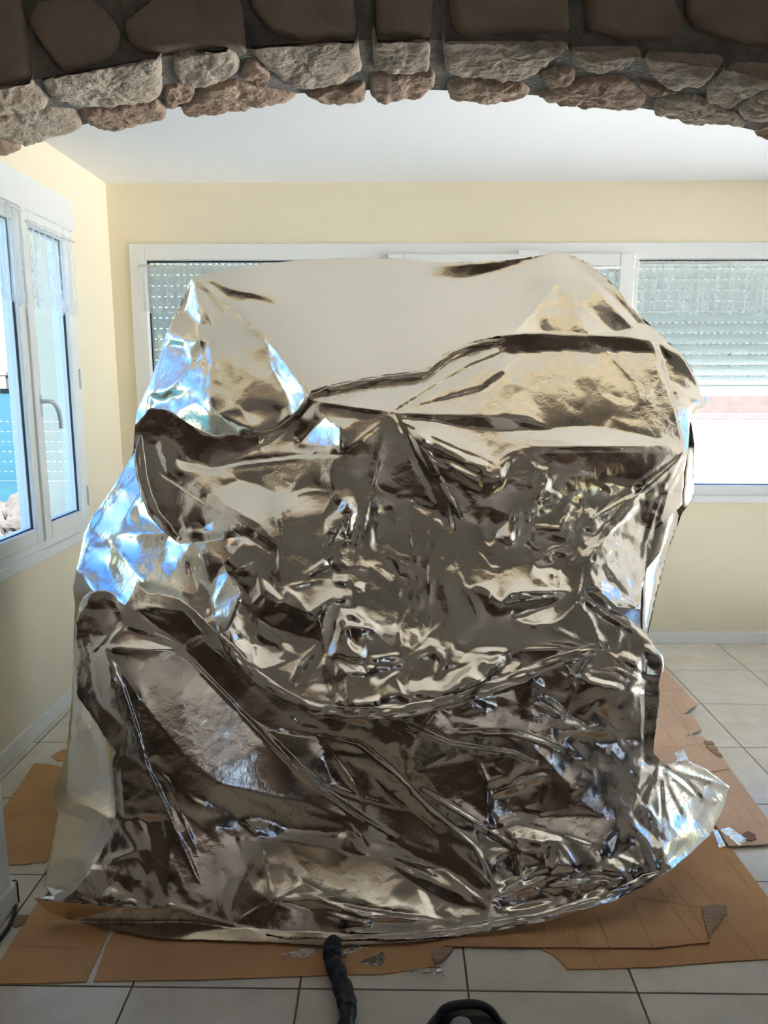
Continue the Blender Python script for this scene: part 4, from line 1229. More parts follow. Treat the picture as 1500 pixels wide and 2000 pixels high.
LO_OPS = [
    ('P', 'K', [(173, 1157), (227, 1165), (237, 1189), (208, 1258), (179, 1279), (195, 1370), (251, 1423), (229, 1503), (219, 1463), (187, 1418), (147, 1359), (147, 1218)], 0.8),
    ('P', 'C', [(250, 1230), (347, 1269), (203, 1266)]),
    ('P', 'K', [(272, 1186), (357, 1191), (400, 1239), (357, 1263), (293, 1215)]),
    ('P', 'M', [(208, 1274), (347, 1275), (371, 1487), (331, 1439), (283, 1378), (251, 1327)]),
    ('P', 'M', [(350, 1285), (363, 1282), (480, 1410), (585, 1510), (690, 1600), (600, 1570), (430, 1530), (371, 1487)], 0.7),
    ('P', 'K', [(283, 1378), (331, 1439), (371, 1487), (430, 1530), (520, 1560), (600, 1590), (700, 1620), (640, 1630), (480, 1600), (380, 1560), (320, 1500), (280, 1430)]),
    ('P', 'C', [(420, 1615), (520, 1632), (640, 1650), (740, 1680), (850, 1745), (900, 1790), (700, 1770), (600, 1730), (530, 1750), (500, 1650)], 0.8),
    ('P', 'M', [(310, 1560), (380, 1600), (440, 1660), (440, 1760), (370, 1760), (330, 1660)], 0.7),
    ('P', 'K', [(479, 1602), (505, 1629), (449, 1778), (443, 1752), (458, 1679)]),
    ('P', 'M', [(225, 1600), (280, 1600), (300, 1680), (330, 1765), (230, 1770), (290, 1700)], 0.8),
    ('P', 'G', [(283, 1492), (310, 1520), (360, 1640), (400, 1760), (392, 1780), (340, 1660)]),
    ('R', [(208, 1272), (240, 1340), (270, 1430), (284, 1490), (340, 1620), (388, 1720)], 6, 'D', 'K'),
    ('P', 'C', [(330, 1570), (345, 1585), (362, 1620), (352, 1625)]),
    ('P', 'K', [(363, 1278), (400, 1250), (480, 1330), (560, 1400), (600, 1425), (530, 1427), (470, 1385)]),
    ('R', [(355, 1272), (430, 1348), (585, 1512), (710, 1597), (772, 1636)], 6, 'C', 'K'),
    ('P', 'D', [(529, 1428), (625, 1438), (649, 1529), (643, 1535), (590, 1497)]),
    ('P', 'K', [(625, 1441), (699, 1523), (713, 1558), (684, 1529), (646, 1473)]),
    ('P', 'G', [(713, 1564), (801, 1585), (860, 1629), (860, 1655), (781, 1635), (713, 1594)]),
    ('P', 'K', [(778, 1640), (860, 1672), (920, 1710), (950, 1745), (860, 1690), (807, 1673)]),
    ('P', 'D', [(713, 1597), (778, 1635), (737, 1635)]),
    ('P', 'D', [(725, 1638), (807, 1673), (766, 1667)]),
    ('P', 'C', [(749, 1676), (781, 1679), (868, 1702), (945, 1760), (880, 1735), (800, 1705)]),
    ('P', 'K', [(749, 1682), (800, 1708), (880, 1738), (950, 1775), (900, 1772), (820, 1735)]),
    ('R', [(625, 1438), (702, 1453), (772, 1509), (831, 1573), (926, 1657), (967, 1740)], 6, 'C', 'K'),
    ('P', 'C', [(537, 1755), (596, 1726), (622, 1743), (707, 1767), (860, 1790), (713, 1787), (625, 1755), (567, 1756)]),
    ('P', 'K', [(537, 1759), (620, 1758), (700, 1790), (860, 1799), (740, 1804), (640, 1780)]),
    ('P', 'M', [(540, 1770), (640, 1790), (740, 1812), (640, 1826), (500, 1815)]),
    ('P', 'f', [(66, 1757), (140, 1769), (224, 1776), (290, 1780), (336, 1774), (385, 1792), (500, 1827), (500, 1842), (380, 1840), (210, 1818), (90, 1782)]),
    ('R', [(66, 1752), (110, 1760), (224, 1772), (290, 1776), (336, 1770), (385, 1788), (500, 1822)], 6, 'C', 'f'),
    ('P', 'L', [(66, 1755), (105, 1740), (165, 1700), (170, 1712), (140, 1745), (110, 1764)]),
    # right half
    ('P', 'G', [(870, 1400), (1060, 1370), (1090, 1455), (940, 1420)], 0.8),
    ('R', [(900, 1427), (1000, 1432), (1060, 1447), (1092, 1465)], 6, 'C', 'M'),
    ('R', [(800, 1416), (880, 1452), (940, 1464), (1000, 1474), (1042, 1492)], 6, 'C', 'K'),
    ('P', 'K', [(820, 1430), (880, 1470), (815, 1495), (800, 1470)]),
    ('P', 'G', [(830, 1500), (940, 1480), (955, 1610), (850, 1545)]),
    ('P', 'G', [(1060, 1500), (1170, 1495), (1165, 1525), (1120, 1535), (1110, 1580), (1060, 1590)], 0.6),
    ('P', 'M', [(1035, 1602), (1146, 1588), (1208, 1602), (1170, 1652), (1093, 1629)]),
    ('P', 'C', [(953, 1620), (1002, 1615), (1038, 1615), (1093, 1630), (1170, 1653), (1164, 1666), (1093, 1643), (1005, 1638)]),
    ('R', [(829, 1541), (953, 1620), (1011, 1657)], 6, 'M', 'C'),
    ('P', 'C', [(926, 1655), (1005, 1658), (976, 1676), (967, 1726)]),
    ('P', 'G', [(1005, 1640), (1064, 1652), (1064, 1682), (1017, 1670)]),
    ('P', 'C', [(1067, 1652), (1087, 1640), (1093, 1685), (1076, 1705)]),
    ('P', 'D', [(1095, 1645), (1160, 1665), (1180, 1705), (1130, 1705), (1100, 1680)]),
    ('P', 'K', [(1090, 1682), (1108, 1711), (1073, 1717)]),
    ('P', 'C', [(1108, 1714), (1181, 1709), (1204, 1720), (1117, 1733)]),
    ('R', [(967, 1752), (1010, 1725), (1064, 1690)], 5, 'M', 'C'),
    ('R', [(967, 1757), (1040, 1735), (1110, 1722)], 5, 'K', 'C'),
    ('P', 'K', [(880, 1660), (905, 1665), (962, 1735), (945, 1735)]),
    # right edge and flare
    ('P', 'K', [(1257, 1271), (1297, 1290), (1289, 1333), (1287, 1359), (1280, 1437), (1278, 1470), (1295, 1490), (1257, 1491)]),
    ('P', 'C', [(1196, 1189), (1233, 1167), (1252, 1194), (1231, 1210), (1268, 1242), (1295, 1285), (1257, 1261), (1225, 1221)]),
    ('R', [(1255, 1290), (1257, 1360), (1258, 1440)], 6, 'K', 'R'),
    ('P', 'r', [(1254, 1497), (1286, 1497), (1333, 1494), (1424, 1538), (1392, 1614), (1345, 1664), (1289, 1693), (1263, 1643), (1234, 1599)], 0.9),
    ('R', [(1288, 1500), (1270, 1545), (1242, 1590)], 5, 'K', 'C'),
    ('R', [(1290, 1500), (1290, 1600), (1288, 1680)], 6, 'K', 'R'),
    ('R', [(1292, 1500), (1312, 1550), (1330, 1590)], 6, 'G', 'R'),
    ('R', [(1296, 1498), (1340, 1525), (1365, 1555)], 6, 'K', 'R'),
    ('P', 'G', [(1243, 1600), (1265, 1580), (1285, 1620), (1280, 1635)]),
    ('P', 'K', [(1170, 1655), (1215, 1615), (1200, 1650), (1195, 1680)]),
    ('P', 'C', [(1200, 1670), (1240, 1650), (1262, 1700), (1230, 1695)]),
    ('P', 'M', [(1145, 1305), (1205, 1306), (1258, 1330), (1215, 1342), (1150, 1325)]),
    ('R', [(1145, 1308), (1205, 1307), (1258, 1332)], 4, 'C', 'K'),
    ('P', 'M', [(1165, 1270), (1200, 1270), (1245, 1320), (1205, 1303), (1160, 1300)]),
    ('H', [(500, 1832), (640, 1842), (800, 1836), (900, 1824), (1060, 1795), (1200, 1753), (1300, 1703)], 16, 'C', 'K'),
]
LO_CRU = [(0.12, [(208, 1270), (360, 1270), (720, 1620), (600, 1620), (370, 1500), (260, 1340)]), (0.7, [(150, 1150), (240, 1160), (220, 1280), (250, 1430), (220, 1480), (145, 1300)]), (0.8, [(1100, 1150), (1300, 1280), (1260, 1480), (1100, 1400), (1000, 1300)]),
          (0.5, [(440, 1590), (760, 1640), (900, 1790), (520, 1820)]), (0.5, [(600, 1400), (1100, 1300), (1240, 1480), (1000, 1620), (840, 1560), (720, 1500)]), (0.9, [(930, 1610), (1180, 1650), (1240, 1730), (970, 1780)]), (0.9, [(1230, 1490), (1424, 1530), (1290, 1700)]),
          (0.6, [(190, 1600), (330, 1600), (340, 1770), (150, 1760)])]
lower_sheet, o_, lo_l = foil_sheet('lower_sheet', LO_OUT, LO_ANC, [('P', 'M', LO_OUT, 0.25)] + LO_OPS + LO_T, LO_CRU, M['foil'], None, 2, lam_len=260.0)

hem_ribbon(lower_sheet, [(520, 1833), (640, 1838), (800, 1833), (900, 1821), (1060, 1791), (1200, 1749), (1290, 1704)], 22, lo_l[0], 0.0, 1)

# ---- middle sheet, over both
MI_OUT = [(261, 870), (264, 830), (294, 796), (332, 802), (372, 830), (416, 850), (502, 850), (516, 860), (560, 822), (598, 784), (609, 761), (680, 744), (760, 731), (829, 723), (870, 688), (917, 667), (987, 653), (1043, 650), (1136, 653), (1220, 655), (1281, 664), (1299, 665),
          (1330, 691), (1352, 722), (1366, 755), (1384, 790), (1360, 801), (1348, 815), (1344, 880), (1336, 920), (1332, 985), (1308, 1010), (1290, 1080), (1264, 1110), (1254, 1150), (1250, 1190), (1205, 1185), (1176, 1158), (1150, 1150), (1142, 1180), (1165, 1225), (1172, 1262), (1165, 1274),
          (1080, 1302), (1010, 1334), (893, 1377), (800, 1396), (753, 1402), (683, 1404), (613, 1396), (557, 1372), (497, 1330), (455, 1288), (424, 1242), (445, 1231), (469, 1189), (473, 1152), (448, 1129), (436, 1101), (467, 1070), (464, 1049), (389, 1061), (352, 1063), (315, 1035), (290, 1006), (273, 961), (266, 928)]
MI_ANC = [(261, 870, 2.55), (294, 798, 2.56), (416, 850, 2.47), (510, 860, 2.43), (609, 763, 2.43), (700, 742, 2.48), (829, 724, 2.53), (987, 654, 2.64), (1136, 654, 2.63), (1290, 668, 2.62), (1366, 760, 2.60), (1384, 790, 2.62), (1344, 880, 2.36), (1332, 985, 2.40), (767, 806, 2.31), (1050, 870, 2.34), (1200, 872, 2.35),
          (1100, 760, 2.47), (960, 800, 2.40), (1254, 1150, 2.36), (1165, 1270, 2.18), (1080, 1300, 2.13), (893, 1376, 2.06), (753, 1402, 2.05), (613, 1396, 2.06), (497, 1330, 2.10), (424, 1242, 2.17), (469, 1160, 2.24), (464, 1052, 2.30), (352, 1062, 2.36), (273, 961, 2.48), (600, 950, 2.32), (700, 1100, 2.25), (560, 1150, 2.24),
          (800, 1000, 2.31), (950, 1000, 2.33), (1100, 1000, 2.32), (1000, 1150, 2.24), (1050, 1230, 2.17), (700, 1280, 2.14), (850, 1250, 2.16), (400, 950, 2.40)]
MI_OPS = [
    ('P', 'K', [(287, 796), (330, 799), (370, 828), (397, 847), (503, 849), (501, 879), (413, 913), (357, 887), (317, 849), (303, 855), (357, 1028), (343, 1060), (295, 1012), (269, 940), (261, 860), (263, 828)]),
    ('P', 'M', [(279, 868), (303, 871), (357, 1031), (338, 1028)], 0.7),
    ('P', 'C', [(346, 897), (413, 919), (352, 922)]),
    ('R', [(413, 915), (480, 900), (560, 892), (668, 886)], 6, 'K', 'C'),
    ('P', 'C', [(415, 964), (471, 932), (530, 932), (600, 950), (640, 960), (600, 990), (545, 1010), (500, 1005), (440, 990)]),
    ('P', 'M', [(420, 918), (560, 900), (640, 905), (640, 950), (540, 930), (470, 928)]),
    ('P', 'K', [(359, 924), (415, 967), (439, 991), (503, 1020), (509, 1047), (450, 1012)]),
    ('P', 'G', [(322, 937), (370, 972), (458, 1028), (378, 1036), (362, 1033)]),
    ('P', 'L', [(405, 1022), (461, 1029), (460, 1034), (395, 1034)]),
    ('R', [(319, 927), (439, 1007), (477, 1044), (530, 1079)], 5, 'K', 'C'),
    ('P', 'K', [(350, 1040), (460, 1042), (460, 1052), (390, 1060)]),
    ('P', 'K', [(440, 1100), (475, 1055), (515, 1075), (530, 1130), (545, 1170), (500, 1200), (470, 1150)], 0.8),
    ('P', 'G', [(544, 1025), (640, 1001), (629, 1097), (549, 1159)]),
    ('P', 'D', [(505, 1010), (535, 1000), (542, 1060), (520, 1045)]),
    ('P', 'C', [(677, 996), (613, 1079), (629, 1073), (651, 1020)]),
    ('P', 'K', [(651, 1033), (680, 1001), (672, 1047), (635, 1105)]),
    ('P', 'K', [(592, 924), (595, 951), (563, 967)]),
    ('P', 'L', [(664, 980), (691, 975), (656, 1003)]),
    ('P', 'G', [(590, 900), (650, 893), (650, 955), (600, 950)]),
    ('P', 'C', [(549, 1167), (573, 1157), (640, 1133), (675, 1149), (669, 1167), (632, 1178), (603, 1197)]),
    ('P', 'D', [(570, 1150), (640, 1105), (680, 1130), (640, 1133)]),
    ('P', 'K', [(675, 1135), (709, 1167), (707, 1186), (667, 1191)]),
    ('P', 'K', [(501, 1194), (560, 1181), (624, 1215), (629, 1250), (560, 1255), (549, 1242), (496, 1205)]),
    ('P', 'G', [(627, 1183), (664, 1181), (661, 1223), (637, 1285)]),
    ('P', 'C', [(675, 1223), (683, 1207), (728, 1234), (704, 1231)]),
    ('P', 'K', [(677, 1228), (717, 1236), (701, 1269)]),
    ('P', 'D', [(712, 1199), (779, 1178), (781, 1279), (712, 1290)], 0.8),
    ('P', 'D', [(455, 1190), (480, 1200), (490, 1270), (470, 1270)]),
    ('P', 'C', [(500, 1260), (540, 1262), (540, 1290), (505, 1310)]),
    ('P', 'D', [(560, 1252), (628, 1255), (585, 1285)]),
    ('P', 'D', [(470, 1270), (560, 1290), (600, 1320), (585, 1360), (520, 1330)], 0.7),
    ('P', 'K', [(560, 1345), (620, 1270), (632, 1272), (575, 1350)]),
    ('P', 'C', [(575, 1350), (632, 1272), (640, 1275), (600, 1345)]),
    ('P', 'C', [(595, 1330), (640, 1335), (660, 1375), (590, 1365)]),
    ('P', 'C', [(680, 1290), (712, 1292), (722, 1318), (684, 1312)]),
    ('P', 'D', [(690, 1320), (715, 1320), (700, 1375), (684, 1375)], 0.8),
    ('P', 'K', [(672, 1330), (682, 1330), (683, 1382), (676, 1382)]),
    ('P', 'D', [(820, 1290), (850, 1285), (845, 1330), (815, 1345)], 0.8),
    ('P', 'C', [(760, 1345), (800, 1335), (830, 1340), (800, 1362)]),
    ('P', 'G', [(655, 1325), (678, 1320), (680, 1380), (650, 1350)]),
    ('P', 'C', [(700, 1330), (780, 1310), (800, 1355), (700, 1375)], 0.8),
    ('P', 'C', [(870, 1305), (920, 1298), (870, 1345), (840, 1345)]),
    ('P', 'C', [(965, 1325), (1000, 1285), (1020, 1290), (990, 1335)]),
    ('P', 'K', [(1015, 1272), (1130, 1272), (1060, 1300), (1020, 1300)]),
    ('R', [(985, 1290), (1012, 1270), (1070, 1267), (1130, 1272)], 5, 'C', 'K'),
    ('P', 'G', [(860, 1190), (920, 1200), (1000, 1240), (1160, 1265), (1010, 1265), (960, 1290), (890, 1270)]),
    # star and its panels
    ('P', 'L', [(632, 815), (667, 833), (668, 884), (651, 873), (581, 868)]),
    ('P', 'b', [(667, 833), (757, 807), (669, 881)]),
    ('P', 'G', [(616, 787), (757, 806), (712, 820), (645, 820)]),
    ('R', [(614, 783), (690, 794), (762, 804)], 5, 'C', 'K'),
    ('P', 'D', [(669, 887), (757, 817), (731, 908), (707, 988), (690, 1000), (655, 960), (650, 900)]),
    ('P', 'K', [(760, 820), (773, 817), (813, 940), (768, 993), (715, 1007), (725, 945)]),
    ('R', [(762, 810), (738, 880), (705, 1000), (692, 1080), (683, 1160)], 8, 'K', 'C'),
    ('R', [(774, 812), (810, 890), (850, 975), (885, 1075), (915, 1145)], 8, 'K', 'C'),
    ('P', 'C', [(615, 783), (751, 749), (820, 739), (772, 800), (761, 803)]),
    ('P', 'B', [(772, 803), (905, 745), (980, 700), (1033, 692), (1107, 686), (1165, 695), (1218, 690), (1271, 690), (1300, 760), (1340, 872), (1100, 862), (960, 850), (775, 806)], 0.9),
    ('P', 'K', [(960, 656), (1027, 650), (1136, 654), (1224, 656), (1284, 666), (1273, 690), (1218, 687), (1165, 693), (1107, 684), (1033, 690), (980, 693)]),
    ('P', 'M', [(1165, 671), (1212, 700), (1245, 747), (1218, 741), (1171, 709)]),
    ('P', 'M', [(1253, 785), (1300, 744), (1338, 870)]),
    ('R', [(776, 802), (850, 755), (920, 715), (985, 690)], 6, 'K', 'C'),
    ('P', 'K', [(777, 803), (940, 752), (980, 720), (985, 731), (943, 762)]),
    ('P', 'K', [(777, 809), (847, 811), (980, 813), (1077, 838), (980, 842), (860, 826), (788, 818)]),
    ('P', 'C', [(1077, 838), (1150, 832), (1250, 850), (1338, 870), (1150, 868), (990, 850)]),
    ('R', [(790, 825), (880, 868), (960, 900)], 5, 'C', 'K'),
    ('P', 'C', [(904, 866), (957, 895), (912, 892)]),
    ('P', 'C', [(957, 911), (989, 887), (1035, 871), (1013, 889)]),
    ('P', 'K', [(800, 850), (940, 920), (941, 935), (880, 905), (820, 890)]),
    ('P', 'M', [(880, 850), (960, 852), (1030, 872), (960, 910), (900, 880)], 0.6),
    ('P', 'G', [(1037, 872), (1340, 873), (1340, 886), (1040, 886)]),
    ('P', 'K', [(1032, 886), (1330, 886), (1240, 945), (1147, 995), (1075, 955), (1069, 900)], 0.85),
    ('P', 'K', [(941, 937), (1037, 924), (1032, 948), (989, 1020), (955, 1063), (928, 1009)]),
    ('P', 'G', [(867, 945), (909, 953), (928, 1009), (925, 1068), (901, 1057), (880, 1009)]),
    ('P', 'D', [(1053, 911), (1069, 913), (1067, 937), (1011, 1009), (1032, 961)]),
    ('P', 'M', [(1240, 938), (1240, 967), (1173, 1004), (1133, 1031), (1171, 993)]),
    ('R', [(1340, 884), (1225, 984), (1160, 1060), (1130, 1100)], 5, 'K', 'C'),
    ('R', [(1341, 886), (1300, 960), (1265, 1060), (1258, 1140)], 6, 'K', 'r'),
    ('P', 'D', [(915, 1148), (939, 1143), (979, 1177), (1000, 1159), (1107, 1153), (1085, 1143), (1077, 1111), (1035, 1097), (989, 1111)], 0.8),
    ('R', [(915, 1150), (940, 1144), (979, 1178), (1000, 1160), (1107, 1154)], 5, 'C', 'K'),
    ('P', 'K', [(920, 1155), (957, 1160), (984, 1180), (1107, 1160), (1080, 1180), (965, 1217)]),
    ('P', 'C', [(1005, 1215), (1080, 1180), (1080, 1220), (1021, 1225), (997, 1236)]),
    ('P', 'K', [(965, 1217), (1000, 1200), (995, 1236), (975, 1236)]),
    ('P', 'K', [(1138, 1150), (1172, 1148), (1172, 1185), (1145, 1188)]),
    ('P', 'D', [(1170, 1030), (1200, 1010), (1195, 1050), (1160, 1090)]),
    ('P', 'G', [(771, 964), (792, 964), (789, 1047), (768, 1081)]),
    ('P', 'K', [(792, 960), (805, 980), (808, 1090), (792, 1050)]),
    ('P', 'G', [(800, 985), (843, 1007), (835, 1089), (810, 1097)]),
    ('P', 'K', [(845, 1007), (868, 1060), (862, 1200), (838, 1210), (838, 1090)]),
    ('P', 'G', [(795, 1100), (820, 1100), (820, 1230), (805, 1240)]),
    ('P', 'D', [(720, 1095), (765, 1090), (800, 1180), (760, 1170), (715, 1140)], 0.7),
    # right bulge
    ('P', 'K', [(1291, 672), (1330, 694), (1365, 753), (1365, 775), (1338, 797), (1321, 785), (1297, 715)]),
    ('R', [(1280, 672), (1300, 740), (1340, 872)], 5, 'r', 'D'),
    ('P', 'r', [(1325, 790), (1360, 790), (1350, 815), (1344, 880), (1336, 870)]),
    ('P', 'K', [(1368, 770), (1384, 792), (1370, 796)]),
    ('H', [(430, 1243), (455, 1280), (497, 1320), (557, 1361), (613, 1385), (683, 1393), (753, 1391), (800, 1386), (893, 1366), (1010, 1325), (1080, 1295), (1160, 1270)], 15, 'C', 'K'),
    ('H', [(609, 766), (680, 751), (760, 738), (829, 730), (870, 698), (917, 678), (975, 665)], 12, 'G', 'K'),
    ('R', [(516, 862), (560, 826), (602, 786)], 10, 'K', 'K'),
]

def crop(ox, oy, sc):
    return lambda cls, pts, *a: ('P', cls, [(ox + pts[i] / sc, oy + pts[i + 1] / sc) for i in range(0, len(pts), 2)], *a)
q = crop(390, 742, 2.742)
MI_MORE = [
    q('C', [80, 590, 200, 530, 330, 570, 420, 640, 440, 720, 330, 780, 200, 700]), q('M', [60, 480, 220, 470, 350, 490, 480, 560, 440, 630, 330, 570, 200, 530]),
    q('K', [555, 520, 550, 590, 470, 620]), q('G', [560, 500, 700, 470, 720, 590, 600, 600, 560, 590]), q('D', [720, 400, 940, 330, 900, 560, 830, 640, 740, 650, 700, 520]),
    q('L', [740, 680, 820, 640, 730, 720]), q('D', [420, 740, 540, 600, 730, 590, 690, 680, 640, 720, 430, 780]), q('C', [330, 780, 400, 715, 415, 880, 340, 850]),
    q('G', [200, 790, 330, 790, 410, 880, 300, 850]), q('M', [425, 780, 640, 740, 700, 730, 610, 920, 560, 1020, 440, 1100]), q('D', [610, 920, 780, 720, 800, 700, 700, 850, 650, 960]),
    q('K', [660, 960, 720, 850, 790, 740, 760, 870, 700, 1000]), q('K', [700, 1000, 780, 820, 800, 860, 790, 1040, 740, 1040]), q('D', [760, 920, 790, 870, 820, 940, 800, 1010, 750, 970]),
    q('D', [440, 1110, 650, 1010, 790, 1060, 690, 1070, 500, 1140]), q('C', [430, 1170, 510, 1140, 690, 1065, 780, 1110, 740, 1170, 640, 1180, 585, 1250]),
    q('K', [440, 1190, 500, 1150, 580, 1250, 620, 1300, 660, 1400, 480, 1400, 430, 1360, 300, 1250, 330, 1200]), q('K', [800, 1100, 870, 1130, 880, 1200, 830, 1235, 750, 1220]),
    q('M', [640, 1290, 700, 1180, 760, 1190, 740, 1300, 690, 1500, 660, 1400]), q('C', [780, 1310, 800, 1280, 930, 1335, 870, 1340]), q('K', [790, 1320, 900, 1340, 840, 1440, 800, 1400]),
    q('D', [830, 1250, 900, 1080, 1000, 1020, 1100, 1060, 1120, 1220, 1080, 1470, 900, 1500, 930, 1340], 0.85), q('K', [820, 1010, 900, 1000, 900, 1080, 830, 1100]),
    q('K', [1010, 210, 1060, 240, 1130, 560, 1040, 620, 900, 740, 880, 800, 930, 600]), q('G', [1040, 620, 1100, 610, 1090, 800, 1030, 950]), q('M', [1110, 600, 1150, 800, 1150, 960, 1050, 950]),
    q('M', [1130, 700, 1240, 720, 1230, 960, 1170, 1050]), q('K', [1240, 740, 1290, 760, 1280, 1100, 1220, 1280, 1200, 1100]), q('D', [1130, 970, 1160, 980, 1180, 1350, 1140, 1330]),
    q('G', [1170, 1060, 1220, 1000, 1220, 1290, 1190, 1380]), q('K', [1070, 210, 1200, 400, 1400, 520, 1500, 600, 1500, 760, 1390, 560, 1250, 560]), q('D', [1140, 240, 1350, 340, 1500, 430, 1430, 420, 1250, 320]),
    q('D', [1220, 410, 1330, 460, 1360, 500, 1300, 470]), q('G', [1300, 1000, 1430, 1130, 1500, 1300, 1500, 1500, 1380, 1420, 1330, 1200]), q('M', [1240, 1260, 1290, 1180, 1330, 1290, 1250, 1350]),
    q('C', [1100, 1480, 1200, 1390, 1310, 1280, 1230, 1390, 1130, 1480]), q('C', [1060, 1470, 1100, 1230, 1120, 1230, 1100, 1380, 1080, 1480]), q('G', [1110, 1260, 1170, 1310, 1170, 1370, 1110, 1450]),
    q('C', [1130, 1340, 1175, 1310, 1180, 1380]), q('K', [900, 1510, 1060, 1490, 1100, 1500, 890, 1540]), q('D', [890, 1560, 1080, 1540, 990, 1620, 890, 1660]), q('C', [880, 1580, 940, 1600, 900, 1680, 860, 1700]),
    q('C', [950, 1620, 1080, 1540, 1000, 1640]), q('C', [1000, 1640, 1050, 1620, 1100, 1700]), q('G', [1090, 1540, 1130, 1540, 1110, 1690]), q('C', [1130, 1620, 1250, 1590, 1200, 1640, 1110, 1700]),
    q('C', [1250, 1650, 1450, 1530, 1360, 1610, 1280, 1660]), q('G', [700, 1600, 790, 1540, 800, 1740, 740, 1690]), q('D', [800, 1580, 880, 1580, 850, 1690, 800, 1760]), q('K', [785, 1640, 802, 1640, 802, 1770, 780, 1770]),
    q('C', [735, 1480, 880, 1560, 790, 1560]), q('C', [580, 1630, 690, 1640, 700, 1690, 590, 1700]), q('K', [460, 1670, 530, 1580, 660, 1400, 640, 1440, 520, 1640]), q('C', [490, 1665, 650, 1430, 670, 1440, 540, 1640]),
    q('C', [290, 1420, 360, 1420, 410, 1480, 300, 1550]), q('D', [300, 1560, 350, 1510, 500, 1480, 540, 1520, 400, 1540]), q('M', [300, 1570, 480, 1560, 500, 1640, 440, 1660]), q('M', [460, 1400, 640, 1400, 530, 1500]),
    q('D', [170, 1400, 230, 1300, 280, 1250, 290, 1500, 240, 1460]), q('K', [190, 1390, 215, 1320, 210, 1400]), q('C', [210, 1480, 280, 1480, 290, 1530]), q('K', [130, 960, 250, 890, 300, 960, 340, 1140, 240, 1150, 140, 1030]),
    q('G', [300, 960, 420, 880, 430, 1100, 330, 1000]), q('D', [330, 1050, 430, 1140, 435, 1180, 350, 1120]),
]
q = crop(840, 860, 3.75)
MI_MORE += [
    q('G', [0, 560, 50, 580, 90, 980, 60, 1010]), q('M', [80, 850, 170, 860, 100, 960]), q('G', [440, 910, 700, 620, 720, 880, 560, 940]), q('M', [700, 610, 960, 470, 950, 640, 760, 640]), q('G', [820, 480, 1140, 340, 1000, 460, 960, 500]),
    q('D', [940, 640, 1040, 480, 1110, 460, 1070, 560, 980, 620], 0.8), q('M', [1050, 640, 1150, 360, 1180, 420, 1100, 640]), q('M', [1180, 560, 1500, 330, 1500, 370, 1240, 520]), q('D', [1100, 640, 1240, 540, 1500, 380, 1500, 430, 1250, 600, 1140, 640], 0.7),
    q('C', [1240, 710, 1260, 610, 1350, 580, 1300, 650]), q('D', [1250, 800, 1400, 610, 1350, 780, 1270, 860]), q('D', [1160, 890, 1220, 820, 1220, 900]), q('M', [1220, 830, 1310, 850, 1300, 900, 1210, 910]),
    q('D', [730, 890, 900, 780, 1080, 740, 1110, 790, 900, 830]), q('K', [740, 760, 860, 800, 740, 880]), q('K', [760, 890, 900, 830, 920, 900, 790, 950]), q('M', [890, 920, 1000, 800, 1090, 800, 1080, 860, 940, 920]), q('C', [1020, 880, 1050, 840, 1080, 920]),
    q('C', [890, 940, 920, 930, 940, 1080, 910, 1080]), q('D', [950, 940, 1010, 1000, 1010, 1100, 940, 1080]), q('M', [1020, 900, 1110, 870, 1120, 1000, 1090, 1190, 1010, 1080]), q('M', [1100, 1210, 1230, 1470, 1000, 1400, 920, 1350]),
    ('R', [(1136, 1092), (1141, 1127), (1130, 1177), (1096, 1212), (1080, 1220)], 5, 'K', 'C'), ('R', [(1131, 1180), (1150, 1215), (1172, 1255)], 5, 'C', 'K'),
]
MI_CRU = [(0.9, [(430, 1050), (700, 1000), (720, 1300), (450, 1280)]), (0.9, [(480, 1270), (1000, 1270), (900, 1380), (600, 1390)]), (0.75, [(740, 950), (880, 1000), (900, 1300), (700, 1300)]), (0.4, [(980, 690), (1280, 700), (1330, 860), (960, 850)]),
          (0.8, [(1020, 900), (1300, 960), (1250, 1190), (1040, 1150)]), (0.7, [(800, 840), (1030, 880), (1000, 1060), (860, 1000)]), (0.3, [(255, 790), (510, 840), (500, 890), (400, 930), (380, 1060), (280, 1020)]), (0.55, [(420, 920), (690, 900), (680, 1000), (500, 1030)]), (0.7, [(1290, 680), (1384, 790), (1345, 880)])]
middle_sheet, o_, mi_l = foil_sheet('middle_sheet', MI_OUT, MI_ANC, [('P', 'M', MI_OUT, 0.35)] + MI_OPS + MI_MORE + MI_T, MI_CRU, M['foil'], None, 3, lift=0.02, lam_len=330.0, shift=0.18)
hem_ribbon(middle_sheet, [(428, 1240), (455, 1278), (497, 1320), (557, 1361), (613, 1386), (683, 1394), (753, 1392), (800, 1387), (893, 1367), (1010, 1325), (1080, 1294), (1160, 1271)], 25, mi_l[0], 0.02, 2)
hem_ribbon(middle_sheet, [(611, 771), (680, 754), (760, 741), (829, 733), (870, 701), (917, 680), (985, 664)], 17, mi_l[0], 0.02, 3, 9)
hem_ribbon(middle_sheet, [(274, 850), (272, 900), (284, 960), (302, 1003), (330, 1035), (350, 1052)], 20, mi_l[0], 0.02, 4, 9)
for s in (upper_sheet, lower_sheet, middle_sheet, back):
    s.parent = foil_cover
    s.matrix_parent_inverse = foil_cover.matrix_world.inverted()

